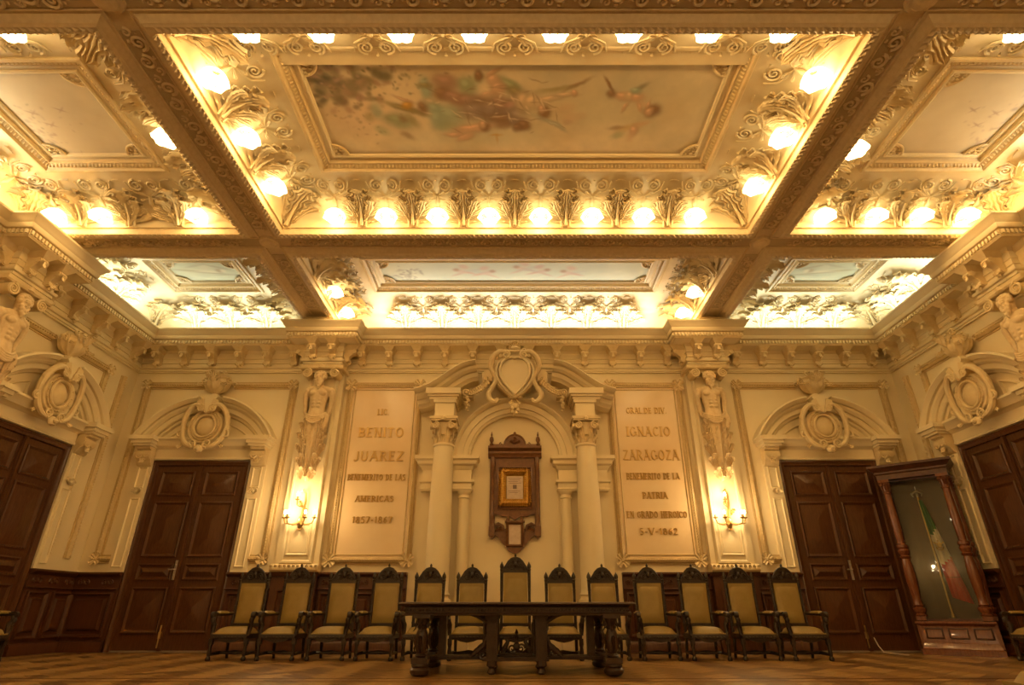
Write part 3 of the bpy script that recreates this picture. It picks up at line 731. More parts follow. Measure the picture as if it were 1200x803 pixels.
def noise2(X, Y, sc, seed, octv=4):
    r = np.random.default_rng(seed); out = np.zeros_like(X); amp = 1; tot = 0
    for o in range(octv):
        g = r.random((64, 64)); x = (X * sc + 20) % 63; y = (Y * sc + 20) % 63
        i, j = x.astype(int), y.astype(int); fx, fy = x - i, y - j; fx = fx * fx * (3 - 2 * fx); fy = fy * fy * (3 - 2 * fy)
        i2, j2 = (i + 1) % 64, (j + 1) % 64
        out += amp * ((g[i, j] * (1 - fx) + g[i2, j] * fx) * (1 - fy) + (g[i, j2] * (1 - fx) + g[i2, j2] * fx) * fy)
        tot += amp; amp *= .5; sc *= 2.1
    return out / tot
def dab(C, X, Y, x, y, rx, ry, rot, col, a, edge=3.0):
    dx, dy = X - x, Y - y; u = (dx * cos(rot) + dy * sin(rot)) / rx; v = (-dx * sin(rot) + dy * cos(rot)) / ry
    w = min(1, a * 1.25) * np.exp(-(u * u + v * v) ** (edge / 2) * .7); w = w[..., None]
    C[:] = C * (1 - w) + np.array(col) * w
def mixn(a, b, n): return np.array(a) * (1 - n[..., None]) + np.array(b) * n[..., None]
def blooms(C, X, Y, cx, cy, sx, sy, n, seed, cols, r0=.02, r1=.07, a=.6):
    r = np.random.default_rng(seed)
    for _ in range(n):
        x, y = cx + r.normal() * sx, cy + r.normal() * sy
        dab(C, X, Y, x, y, r0 + r.random() * (r1 - r0), r0 + r.random() * (r1 - r0) * .7, r.random() * 3, cols[r.integers(len(cols))], a * (.5 + .5 * r.random()))
FLOW = [(.13, .11, .06), (.20, .17, .09), (.10, .09, .06), (.46, .30, .24), (.38, .24, .16), (.24, .20, .12)]
def paint_c(X, Y):
    n = noise2(X, Y, 1.6, 3); n = np.clip((n - .3) * 2.4, 0, 1)
    C = mixn((.62, .50, .32), (.76, .63, .43), n)
    n2 = np.clip((noise2(X, Y, .9, 9) - .45) * 3, 0, 1); C = C * (1 - .5 * n2[..., None]) + np.array((.48, .46, .33)) * .5 * n2[..., None]
    blooms(C, X, Y, -2.15, -.42, .28, .22, 120, 4, FLOW, .03, .09, .75); blooms(C, X, Y, -1.8, -.5, .45, .16, 90, 5, FLOW, .01, .035, .5)
    blooms(C, X, Y, -2.1, -.05, .2, .25, 60, 6, FLOW, .01, .035, .45)
    wx = X + .05 * (noise2(X, Y, 7, 40) - .5); wy = Y + .05 * (noise2(X, Y, 7, 41) - .5)
    for (x, y, rx, ry, rot, c, a) in STR:
        k = PCOL[c]
        if a > .5 and rx < .25: dab(C, wx, wy, x + .012, y + .014, rx * 1.12, ry * 1.15, rot, tuple(v * .5 for v in k), a * .8)
        dab(C, wx, wy, x, y, rx, ry, rot, tuple(v * .88 for v in k), a)
        if a > .5 and rx < .25: dab(C, wx, wy, x - rx * .2, y - ry * .35, rx * .45, ry * .35, rot, tuple(min(1, v * 1.3 + .03) for v in k), a * .6)
    rf = np.random.default_rng(77)
    for _ in range(70):
        fx_, fy_ = rf.normal(-.25, .42), rf.normal(-.08, .17); dk = rf.random() < .6
        dab(C, wx, wy, fx_, fy_, .03 + rf.random() * .07, .006 + rf.random() * .007, rf.normal(.3, .7), (.25, .17, .11) if dk else (.78, .62, .44), .45)
    n = (noise2(X, Y, 9, 12) - .5)[..., None]; return np.clip(C * (1 + .14 * n), 0, 1)
def paint_side(sg):
    def f(X, Y):
        n = np.clip((noise2(X, Y, 1.4, 20 + sg) - .35) * 2.4, 0, 1); C = mixn((.60, .50, .34), (.72, .63, .46), n)
        blooms(C, X, Y, sg * .85, .25, .22, .30, 110, 31 + sg, [(.30, .22, .18), (.42, .28, .22), (.36, .30, .2), (.5, .36, .3)], .01, .045, .55)
        blooms(C, X, Y, sg * .65, .15, .3, .25, 60, 36 + sg, [(.42, .32, .24)], .01, .03, .4)
        for (x, y) in ((-.38 if sg < 0 else .35, -.05), (-.28 if sg < 0 else .25, .15), (.02, -.1)):
            dab(C, X, Y, x, y, .07, .012, .5, (.45, .33, .24), .8); dab(C, X, Y, x + .02, y, .06, .012, -.7, (.45, .33, .24), .7)
        return C
    return f
def paint_s(X, Y):
    n = np.clip((noise2(X, Y, 1.5, 50) - .35) * 2.4, 0, 1); C = mixn((.56, .58, .44), (.66, .66, .50), n)
    blooms(C, X, Y, -2.05, .1, .14, .12, 50, 51, [(.26, .24, .2), (.34, .3, .24), (.4, .38, .28)], .015, .05, .6)
    for cx, cy, q in ((-1.0, .0, 1), (-.55, .05, -1), (.15, -.1, 1), (.5, 0, -1), (1.05, .05, 1)):
        for (dx, dy, rx, ry, rot, col, a) in ((0, 0, .13, .06, .2, (.62, .46, .36), .7), (.14, .05, .14, .03, .4, (.58, .40, .30), .7), (-.12, -.06, .06, .05, 0, (.45, .30, .2), .8), (-.1, .1, .14, .03, -.5, (.58, .42, .32), .6), (.03, -.16, .09, .07, .5, (.62, .36, .28), .5), (.2, -.04, .16, .04, -.2, (.50, .50, .42), .5)):
            dab(C, X, Y, cx + q * dx, cy + dy, rx, ry, q * rot, col, a)
    return C
def paint_ss(sg):
    def f(X, Y):
        n = np.clip((noise2(X, Y, 1.5, 60 + sg) - .35) * 2.4, 0, 1); C = mixn((.52, .53, .38), (.58, .58, .42), n)
        for (dx, dy, rx, ry, rot, col, a) in ((0, 0, .30, .055, .1, (.68, .64, .46), .8), (-.35, -.04, .25, .03, .12, (.40, .36, .22), .6), (.12, .06, .34, .02, .1, (.38, .34, .22), .6), (.28, -.03, .07, .07, 0, (.46, .38, .24), .8), (.35, -.02, .05, .05, 0, (.68, .62, .44), .8), (.05, -.16, .1, .1, .4, (.64, .60, .44), .6), (.3, -.15, .22, .03, .4, (.42, .38, .25), .6), (.35, .12, .25, .018, 0, (.42, .38, .25), .6), (-.1, -.2, .22, .03, -.3, (.44, .40, .28), .5)):
            dab(C, X, Y, -sg * 0 + dx * (-sg), dy, rx, ry, -sg * rot, col, a)
        return C
    return f
painting('C', 'large fresco of draped figures and cupids with dark flowers in one corner', (-2.81, 2.81, -6.25, -4.225), 6.50, paint_c, 420, 130)
for k, s, nm in (('L', -1, 'left'), ('R', 1, 'right')):
    x0, x1, y0, y1 = FR[k]
    painting(k, f'pale sky painting with flowering branches in the {nm} side coffer', (x0, x1, y0 - .1, y1), 6.50, paint_side(s), 200, 130)
painting('S', 'long pale blue-green painting of small flying cherubs near the back wall', (FR['S'][0], FR['S'][1], -2.0, -.79), 6.50, paint_s, 300, 60)
for k, s, nm in (('SL', -1, 'left'), ('SR', 1, 'right')):
    x0, x1, y0, y1 = FR[k]
    painting(k, f'grey-green painting of one reclining figure in the {nm} corner coffer', (x0, x1, -2.0, y1), 6.50, paint_ss(s), 150, 80)
# ---------------------------------------------------------------- wall mouldings (frames)
HR = [(-.075, 0), (-.075, .02), (-.058, .024), (-.05, .012), (-.046, .035), (-.024, .056), (0, .064), (.024, .056), (.046, .035), (.05, .012), (.058, .024), (.075, .02), (.075, 0)]
def ribs(m, p, step=.05, r=.046):
    for q, d, n in along(p, 0, step):
        a, b = q - n * r, q + n * r; dd = d * .008
        V = [(a[0] - dd[0], -.012, a[1] - dd[1]), (a[0] + dd[0], -.012, a[1] + dd[1]), (b[0] + dd[0], -.012, b[1] + dd[1]), (b[0] - dd[0], -.012, b[1] - dd[1]), (q[0] - d[0] * .012, -.080, q[1] - d[1] * .014), (q[0] + d[0] * .012, -.080, q[1] + d[1] * .014)]
        m.add(V, [(0, 4, 5, 1), (3, 2, 5, 4), (0, 3, 4), (1, 5, 2)])
def corner_leaf(m, x, z, s=1.0):
    for a in (0, HALF, pi, -HALF): m.leaf(.085 * s, .125 * s, 2, .03, .02, rot=a + pi / 4, c=(x, z), d=.045, n=5, m=2)
    m.ell((x, -.06, z), (.035 * s, .03, .035 * s), 4, 6)
def wall_frame(root, path, closed=False, name='wall_moulding'):
    m = M(); m.sweep(path, HR, closed); o = ob(name, m, FRAMEM, root, smooth=35)
    m = M(); ribs(m, path + ([path[0]] if closed else [])); ob('ribbed_band', m, FRAMEM, o, kind='stuff', smooth=0)
    return o
def bay_frame(root, c, hw, ztop, zbot, foot, extra=None):
    for s in (-1, 1):
        p = [(c + s * .27, ztop), (c + s * hw, ztop), (c + s * hw, zbot)] + ([(c + s * (hw - foot), zbot)] if foot else [])
        if s > 0: p = p[::-1]
        wall_frame(root, p)
        m = M(); corner_leaf(m, c + s * hw, ztop)
        if foot: corner_leaf(m, c + s * hw, zbot)
        m.spiral((c + s * .27, ztop), .055, 1.5, .05, .016)
        ob('corner_leaf', m, MOLD, root)
for s in (-1, 1):
    bay_frame(wall['back'], s * 5.87, 1.46, 4.69, 1.44, .26)
bay_frame(wall['left'], SY + .02, 1.13, 4.69, 1.44, 0); bay_frame(wall['right'], -SY - .02, 1.13, 4.69, 1.44, 0)
wall_frame(wall['left'], [(-.37, 4.74), (-.37, 1.42)]); wall_frame(wall['right'], [(.37, 4.74), (.37, 1.42)])
bay_frame(wall['left'], -6.9, 1.9, 4.69, 1.44, .3); bay_frame(wall['right'], 6.9, 1.9, 4.69, 1.44, .3)

# ---------------------------------------------------------------- door surrounds
def cartouche(m, cx, cz, d, sc=1.0):
    """strapwork cartouche around an oval"""
    for (r0, r1, th, dd) in ((.20, .22, .022, .10), (.30, .31, .034, .05), (.25, .27, .012, .09)):
        m.tube([(cx + sc * r0 * cos(a), -(d + dd), cz + sc * r1 * sin(a)) for a in np.linspace(0, 2 * pi, 24, endpoint=False)], th * sc, 6, closed=True)
    P = [(0, 0, 0)] 
    G = []
    for i, r in enumerate((.18, .24, .33)):
        G.append([(cx + sc * r * cos(a), -(d + (.07, .09, .0)[i]), cz + sc * r * 1.06 * sin(a)) for a in np.linspace(0, 2 * pi, 24, endpoint=False)])
    m.grid(G, cv=True)
    for k in range(14):
        a = k * 2 * pi / 14; m.ell((cx + sc * .255 * cos(a), -(d + .10), cz + sc * .27 * sin(a)), (.018, .015, .018), 3, 5)
def door_surround(label, loc, rz, first=[None]):
    if first[0]: return dup(first[0], loc, rz, label)
    t = thing('door_surround', label, 'pediment', loc, rz, 'door surrounds'); first[0] = t
    for s in (-1, 1):
        m = M(); x0, x1 = (.925, 1.21) if s > 0 else (-1.21, -.925); xc = (x0 + x1) / 2
        m.box(x0, x1, -.05, 0, ZD + .005, 3.10)
        m.sweep(rect(x0 + .055, x1 - .055, 1.30, 2.48), [(0, .05), (0, .065), (.012, .072), (.028, .055), (.03, .05)], True)
        m.sweep(rect(x0 + .055, x1 - .055, 2.66, 3.05), [(0, .05), (0, .065), (.012, .072), (.028, .055), (.03, .05)], True)
        for a in (-1.0, -.5, 0, .5, 1.0): m.leaf(.035, .12, 2, .03, .03, rot=a, c=(xc, 2.55), d=.06, n=5, m=2)
        m.spiral((xc - .04, 2.62), .04, 1.2, .07, .013); m.spiral((xc + .04, 2.62), .04, 1.2, .07, .013, dirn=-1, a0=pi)
        m.ell((xc, -.08, 2.60), (.03, .03, .035), 4, 6)
        ob('side_pilaster', m, PLAS, t)
        m = M()
        m.side([(.05, 3.06), (.09, 3.08), (.11, 3.12), (.13, 3.16), (.19, 3.20), (.22, 3.26), (.21, 3.31), (.17, 3.34), (.24, 3.36), (.24, 3.40), (0, 3.40), (0, 3.06)], x0 + .01, x1 - .01)
        for q in (-1, 1):
            m.tube([(xc + q * .11, -.15, 3.26), (xc + q * .145, -.15, 3.26)], .06, 10)
            m.spiral((xc + q * .07, 3.24), .06, 1.5, .20, .014, dirn=q)
        m.leaf(.09, .24, 3, .03, .05, rot=pi, c=(xc, 3.30), d=.15, n=8, m=3)
        ob('console', m, MOLD, t)
        m = M(); m.box(x0 - .02, x1 + .02, -.30, 0, 3.40, 3.44); m.box(x0 - .05, x1 + .05, -.34, 0, 3.44, 3.50); m.box(x0 - .09, x1 + .09, -.38, 0, 3.50, 3.575); ob('cornice_block', m, PLAS, t, smooth=0)
    m = M(); m.side([(0, 3.19), (.05, 3.19), (.06, 3.22), (.045, 3.24), (.045, 3.38), (.07, 3.40), (.10, 3.42), (.14, 3.43), (.16, 3.47), (.20, 3.52), (.23, 3.54), (.23, 3.575), (0, 3.58)], -.92, .92); ob('entablature', m, PLAS, t)
    R0 = 1.466; zc = 4.39 - R0; a_end = math.asin(.87 / R0)
    prof = [(0, 0), (0, .30), (.03, .31), (.07, .27), (.09, .25), (.09, .20), (.13, .19), (.17, .15), (.17, .12), (.25, .12), (.27, .10), (.27, .06), (.31, .05), (.33, 0)]
    a0 = math.asin((3.575 - zc) / R0)
    for s in (-1, 1):
        p = arc(0, zc, R0, a0, pi / 2 - .17, 14)
        if s < 0: p = [(-x, z) for x, z in p][::-1]
        m = M(); m.sweep(p, prof)
        # close the cut ends
        m.f.append(tuple(range(m.n - len(prof), m.n))); m.f.append(tuple(range(len(prof) - 1, -1, -1))); m.mi += [0, 0]
        ob('arched_pediment', m, PLAS, t, smooth=30)
        q = arc(0, 3.575 - .75, 1.12, math.asin(.75 / 1.12) + .09, pi / 2 - .30, 8); q = [(q[0][0] - 0, 3.60)] + q + [(q[-1][0], 3.60)]
        if s < 0: q = [(-x, z) for x, z in q][::-1]
        m = M(); m.sweep(q, [(0, 0), (0, .03), (.015, .035), (.03, .02), (.04, 0)], True); ob('spandrel_panel', m, PLAS, t)
    # cartouche
    m = M(); cartouche(m, 0, 3.78, .18)
    m.ell((0, -.22, 3.78), (.185, .07, .20), 8, 20)
    ob('oval_cartouche', m, MOLD, t)
    m = M()
    for s in (-1, 1):
        pts = [(s * .12, -.34, 4.16), (s * .22, -.33, 4.18), (s * .34, -.30, 4.08), (s * .40, -.27, 3.92), (s * .41, -.25, 3.75), (s * .36, -.25, 3.55), (s * .26, -.27, 3.42), (s * .12, -.29, 3.36)]
        crt(m, pts, [.03, .045, .05, .05, .045, .05, .045, .03], 8)
        m.spiral((s * .12, 4.11), .075, 1.6, .35, .024, a0=pi / 2, dirn=s)
        m.spiral((s * .14, 3.43), .08, 1.6, .31, .024, a0=-HALF, dirn=-s)
        m.spiral((s * .42, 3.62), .07, 1.4, .27, .022, a0=HALF, dirn=-s)
        m.spiral((s * .40, 3.95), .055, 1.3, .28, .02, a0=-HALF, dirn=s)
        m.leaf(.06, .20, 2, .03, .05, rot=s * 2.3, c=(s * .3, 3.48), d=.22, n=6, m=2)
        m.prism([(s * .02, 4.02), (s * .10, 4.30), (s * .2, 4.26), (s * .20, 4.14)][::s], .15, .36)
    m.ell((0, -.30, 3.33), (.10, .05, .08), 5, 10); m.ell((0, -.35, 3.33), (.045, .04, .04), 5, 8)
    ob('cartouche_scroll', m, MOLD, t)
    m = M(); m.prism([(-.16, 4.34), (-.09, 4.26), (-.06, 4.12), (0, 4.02), (.06, 4.12), (.09, 4.26), (.16, 4.34), (.12, 4.40), (-.12, 4.40)], .12, .33); ob('keystone', m, PLAS, t)
    # shell vase on top
    m = M(); v = [(0, 4.36), (.10, 4.38), (.13, 4.41), (.06, 4.45), (.09, 4.48), (.17, 4.52), (.22, 4.59), (.24, 4.67), (.20, 4.73), (.22, 4.77), (.17, 4.80), (0, 4.80)]
    G = []
    for r, z in v:
        G.append([(r * cos(a) * (1 + .07 * cos(12 * a)), -.17 + r * .75 * sin(a) * (1 + .07 * cos(12 * a)), z) for a in np.linspace(0, 2 * pi, 36, endpoint=False)])
    m.grid(G, cv=True)
    for s in (-1, 1):
        m.spiral((s * .25, 4.70), .075, 1.7, .22, .022, a0=HALF, dirn=s); m.spiral((s * .13, 4.84), .06, 1.4, .30, .02, a0=0, dirn=s)
        m.leaf(.07, .24, 3, .03, .08, rot=s * .5, c=(s * .05, 4.66), d=.34, n=7, m=3); m.leaf(.05, .20, 3, .03, .04, rot=s * 1.7, c=(s * .12, 4.62), d=.30, n=6, m=2)
    m.leaf(.08, .28, 3, .03, .10, c=(0, 4.62), d=.36, n=8, m=3); m.ell((0, -.2, 4.88), (.08, .06, .06), 5, 8)
    ob('shell_vase', m, MOLD, t)
    return t
door_surround('plaster arched pediment and shell vase over the left door of the back wall', (-5.87, 0, 0), 0)
door_surround('plaster arched pediment and shell vase over the right door of the back wall', (5.87, 0, 0), 0)
door_surround('plaster arched pediment with vase over the door in the left wall', (-XW, SY, 0), HALF)
door_surround('plaster arched pediment with vase over the door in the right wall', (XW, SY, 0), -HALF)

# ---------------------------------------------------------------- figure pilasters
def pilaster(root, u):
    m = M(); w = .38
    m.box(u - w, u + w, -.16, 0, 0, ZD); m.side([(0, ZD - .07), (.20, ZD - .07), (.22, ZD - .03), (.22, ZD), (0, ZD)], u - w - .04, u + w + .04)
    m.sweep(rect(u - .27, u + .27, .2, .95), [(0, .16), (0, .18), (.03, .19), (.05, .16)], True)
    ob('pilaster_pedestal', m, WAIN, root)
    m = M()
    m.box(u - w, u + w, -.16, 0, ZD, 4.96); m.box(u - .27, u + .27, -.22, -.16, 1.36, 4.80)
    m.sweep(rect(u - .27, u + .27, 1.36, 4.80), [(-.02, .16), (-.02, .19), (.0, .24), (.03, .24), (.05, .22)], True)
    ob('pilaster_shaft', m, PLAS, root, smooth=30)
    m = M(); m.side([(0, ZD), (.25, ZD), (.28, ZD + .03), (.28, ZD + .07), (.25, ZD + .11), (.20, ZD + .13), (0, ZD + .13)], u - w - .03, u + w + .03)
    for i in range(11): m.leaf(.04, .10, 1, .03, .02, c=(u - w + i * .076, ZD + .02), d=.255, n=4, m=2)
    ob('pilaster_base', m, MOLD, root)
    m = M(); m.sweep(rect(u - .20, u + .20, 1.48, 2.02), [(0, .22), (0, .235), (.012, .245), (.03, .235), (.045, .22)], True); m.prism(rect(u - .15, u + .15, 1.53, 1.97), .22, .232); ob('pilaster_panel', m, PLAS, root)
    m = M(); m.side([(0, 4.885), (.42, 4.885), (.44, 4.91), (.44, 4.965), (0, 4.97)], u - .42, u + .42); m.side([(0, 4.84), (.34, 4.84), (.36, 4.885), (0, 4.885)], u - .36, u + .36)
    for s in (-1, 1):
        m.tube([(u + s * .27, -.18, 4.80), (u + s * .27, -.42, 4.80)], .085, 12); m.spiral((u + s * .27, 4.80), .095, 2.2, .43, .02, a0=HALF, dirn=s)
        m.leaf(.06, .2, 2, .03, .04, rot=s * .6 + pi, c=(u + s * .33, 4.86), d=.2, n=5, m=2)
    m.ell((u, -.44, 4.93), (.07, .03, .05), 4, 8)
    ob('pilaster_capital', m, MOLD, root)
for s in (-1, 1): pilaster(wall['back'], s * HX)
pilaster(wall['left'], HY); pilaster(wall['right'], -HY)

def herm(label, loc, rz, first=[None]):
    if first[0]: return dup(first[0], loc, rz, label)
    t = thing('herm_statue', label, 'statue', loc, rz, 'bearded herm figures'); first[0] = t
    m = M(); y = -.36
    E_ = lambda x, yy, z, a, b, c: m.ell((x, yy, z), (a, b, c), 9, 12)
    # head
    hs_ = m
    E_(0, y - .03, 4.71, .088, .10, .115); E_(0, y - .02, 4.66, .078, .09, .09)
    m.tube([(0, y + .01, 4.62), (0, y + .02, 4.52)], [.058, .065], 10)
    E_(0, y - .135, 4.685, .017, .026, .036); E_(0, y - .124, 4.728, .064, .02, .014)      # nose, brow
    for s in (-1, 1):
        E_(s * .036, y - .122, 4.700, .018, .014, .010); E_(s * .076, y - .02, 4.69, .012, .02, .028); E_(s * .035, y - .095, 4.665, .024, .02, .018)
    E_(0, y - .122, 4.642, .036, .016, .010); E_(0, y - .118, 4.618, .022, .014, .008)
    # beard and hair curls
    for (x, z, r) in ((0, 4.575, .045), (-.04, 4.595, .036), (.04, 4.595, .036), (-.06, 4.635, .03), (.06, 4.635, .03), (0, 4.52, .036), (-.028, 4.545, .032), (.028, 4.545, .032), (0, 4.48, .022), (-.03, 4.65, .012), (.03, 4.65, .012)): E_(x, y - .085, z, r, r, r)
    for k in range(9):
        a = -.35 + k * (pi + .7) / 8; E_(.098 * cos(a), y - .05, 4.735 + .085 * sin(a), .036, .05, .036)
    for k in range(5): E_(-.05 + k * .025, y - .09, 4.775, .02, .025, .022)
    # shoulders, chest, belly
    m.tube([(-.20, y + .03, 4.46), (-.10, y + .02, 4.49), (0, y + .03, 4.50), (.10, y + .02, 4.49), (.20, y + .03, 4.46)], [.062, .068, .075, .068, .062], 10)
    G = []
    for z, a, b in ((4.52, .08, .07), (4.48, .16, .095), (4.42, .19, .115), (4.34, .185, .12), (4.25, .165, .11), (4.15, .15, .10), (4.06, .15, .10), (3.98, .165, .105), (3.90, .17, .11)):
        G.append([(a * cos(q), y + .03 + b * sin(q), z) for q in np.linspace(0, 2 * pi, 20, endpoint=False)])
    m.grid(G, cv=True); m.f.append(tuple(range(m.n - 20, m.n))); m.f.append(tuple(range(m.n - 180, m.n - 160))); m.mi += [0, 0]
    for s in (-1, 1):
        E_(s * .085, y - .055, 4.385, .085, .045, .06); E_(s * .212, y + .03, 4.455, .068, .07, .07)
        for z in (4.26, 4.19, 4.12): E_(s * .042, y - .062, z, .042, .022, .032)
        # upper arm down and back, forearm behind
        m.tube([(s * .215, y + .03, 4.46), (s * .25, y + .04, 4.38), (s * .255, y + .06, 4.25), (s * .24, y + .07, 4.15)], [.062, .062, .052, .046], 10)
        m.tube([(s * .24, y + .07, 4.17), (s * .235, y + .07, 4.05), (s * .205, y + .08, 3.95)], [.046, .042, .032], 10)
        E_(s * .195, y + .04, 3.93, .035, .045, .03)
        for k in range(4): m.tube([(s * (.205 - k * .018), y + .01, 3.935), (s * (.20 - k * .018), y - .02, 3.91), (s * (.195 - k * .018), y - .025, 3.88)], [.012, .011, .009], 6)
        m.tube([(s * .20, y + .0, 3.96), (s * .17, y - .03, 3.95)], [.014, .011], 6)
    o = ob('body', m, STATUE, t)
    md = o.modifiers.new('join', 'REMESH'); md.mode = 'VOXEL'; md.voxel_size = .0085; md.use_smooth_shade = True
    md = o.modifiers.new('soft', 'SMOOTH'); md.iterations = 3; md.factor = .5
    # sheath of drapery and acanthus, tapering downwards
    m = M(); G = []
    for z, a, b in ((3.99, .19, .13), (3.90, .21, .15), (3.75, .20, .14), (3.5, .175, .13), (3.2, .14, .12), (2.95, .11, .10), (2.80, .06, .08), (2.74, .02, .05)):
        G.append([(a * cos(q) * (1 + .06 * cos(9 * q)), -.25 + min(0, b * sin(q)) * 1.2 * (1 + .08 * cos(9 * q)), z) for q in np.linspace(pi, 2 * pi, 24)])
    m.grid(G); ob('sheath', m, STATUE, t)
    m = M()
    for q_ in range(4): crt(m, [(-.20, y + .01, 4.0 - .02 * q_), (-.14, y - .07, 3.95 - .03 * q_), (-.02, y - .10, 3.90 - .035 * q_), (.10, y - .09, 3.92 - .03 * q_), (.20, y - .02, 4.0 - .015 * q_)], [.022, .022, .024, .022, .02])
    for q_ in range(3): crt(m, [(.19 + .02 * q_, y - .02, 3.98), (.21 + .02 * q_, y - .03, 3.86), (.185 + .02 * q_, y - .03, 3.74), (.20 + .015 * q_, y - .02, 3.64 + .03 * q_)], [.022, .026, .022, .008])
    ob('waist_drapery', m, STATUE, t)
    for (z, w, L, xs, ln) in ((3.80, .085, .30, .26, .33), (3.60, .09, .32, .27, .33), (3.38, .09, .32, .26, .33), (3.16, .085, .28, .22, .30), (2.94, .07, .24, .15, .24)):
        for s in (-1, 1):
            m = M(); m.leaf(w, L, 3, .03, .07, rot=s * .12, c=(s * xs * .45, z - .18), d=.38, n=8, m=3); m.leaf(w * .8, L * .8, 3, .03, .06, rot=s * .42, c=(s * xs * .62, z - .18), d=.34, n=8, m=3)
            ob('sheath_leaf', m, STATUE, t)
    m = M(); m.leaf(.07, .34, 4, .03, .04, rot=pi, c=(0, 3.10), d=.37, n=10, m=3); m.leaf(.06, .40, 4, .03, .04, c=(0, 3.35), d=.37, n=10, m=3); ob('sheath_leaf', m, STATUE, t)
    return t
herm('bearded male herm with leafy sheath above the left sconce on the back wall', (-HX, 0, 0), 0)
herm('bearded male herm with leafy sheath above the right sconce on the back wall', (HX, 0, 0), 0)
herm('bearded male herm at the far left edge on the left wall', (-XW, HY, 0), HALF)
herm('bearded male herm at the far right edge on the right wall', (XW, HY, 0), -HALF)

# ---------------------------------------------------------------- sconces
def sconce(label, x, first=[None], y=0, rz=0):
    if first[0]: t = dup(first[0], (x, y, 0), rz, label)
    else:
        t = thing('wall_sconce', label, 'lamp', (x, 0, 0), 0, 'gilt wall sconces'); first[0] = t
        m = M(); m.ell((0, -.27, 2.02), (.06, .04, .12), 6, 8); m.leaf(.06, .20, 3, .02, .04, rot=pi, c=(0, 2.06), d=.26, n=7, m=3)
        m.tube([(0, -.26, 2.0), (.02, -.28, 2.2), (.04, -.28, 2.38), (.03, -.3, 2.52), (-.01, -.33, 2.58), (-.05, -.34, 2.54)], [.03, .028, .02, .018, .02, .01], 6)
        m.leaf(.05, .18, 3, .02, .05, rot=-.5, c=(.02, 2.25), d=.28, n=6, m=2); m.leaf(.05, .18, 3, .02, .05, rot=.6, c=(.02, 2.12), d=.28, n=6, m=2)
        ob('back_plate', m, BRASS, t)
        for i, (bx, by, bz) in enumerate(((-.26, -.36, 2.12), (-.15, -.52, 2.10), (.15, -.52, 2.10), (.26, -.36, 2.12), (-.06, -.42, 2.42))):
            m = M(); m.tube([(0, -.28, 2.02 if i < 4 else 2.3), (bx * .5, (by - .28) / 2 - .02, bz - .14), (bx * .9, by, bz - .12), (bx, by, bz - .05)], .012, 6)
            m.lathe([(0, -.05), (.04, -.035), (.045, -.02), (.015, -.015), (.015, .03), (0, .03)], 8, (bx, by, bz)); a = ob('arm', m, BRASS, t)
            m = M(); m.ell((bx, by, bz + .06), (.022, .022, .042), 6, 8); ob('bulb', m, BULB, t)
    if y: light('POINT', 'sconce_light', (x, y + .55, 2.3), P_SCONCE * 3, (1, .68, .32), shadow_soft_size=.05); return
    for dx in (-.2, .2):
        light('POINT', 'sconce_light', (x + dx, -.50, 2.19), P_SCONCE, (1, .68, .32), shadow_soft_size=.05)
    light('POINT', 'sconce_light', (x - .06, -.47, 2.52), P_SCONCE, (1, .68, .32), shadow_soft_size=.05)
sconce('gilt branched sconce with lit candle bulbs below the left herm', -HX); sconce('gilt branched sconce with lit candle bulbs below the right herm', HX)
sconce('gilt sconce behind the camera, mirrored in the cabinet glass', -6.7, y=YF, rz=pi)

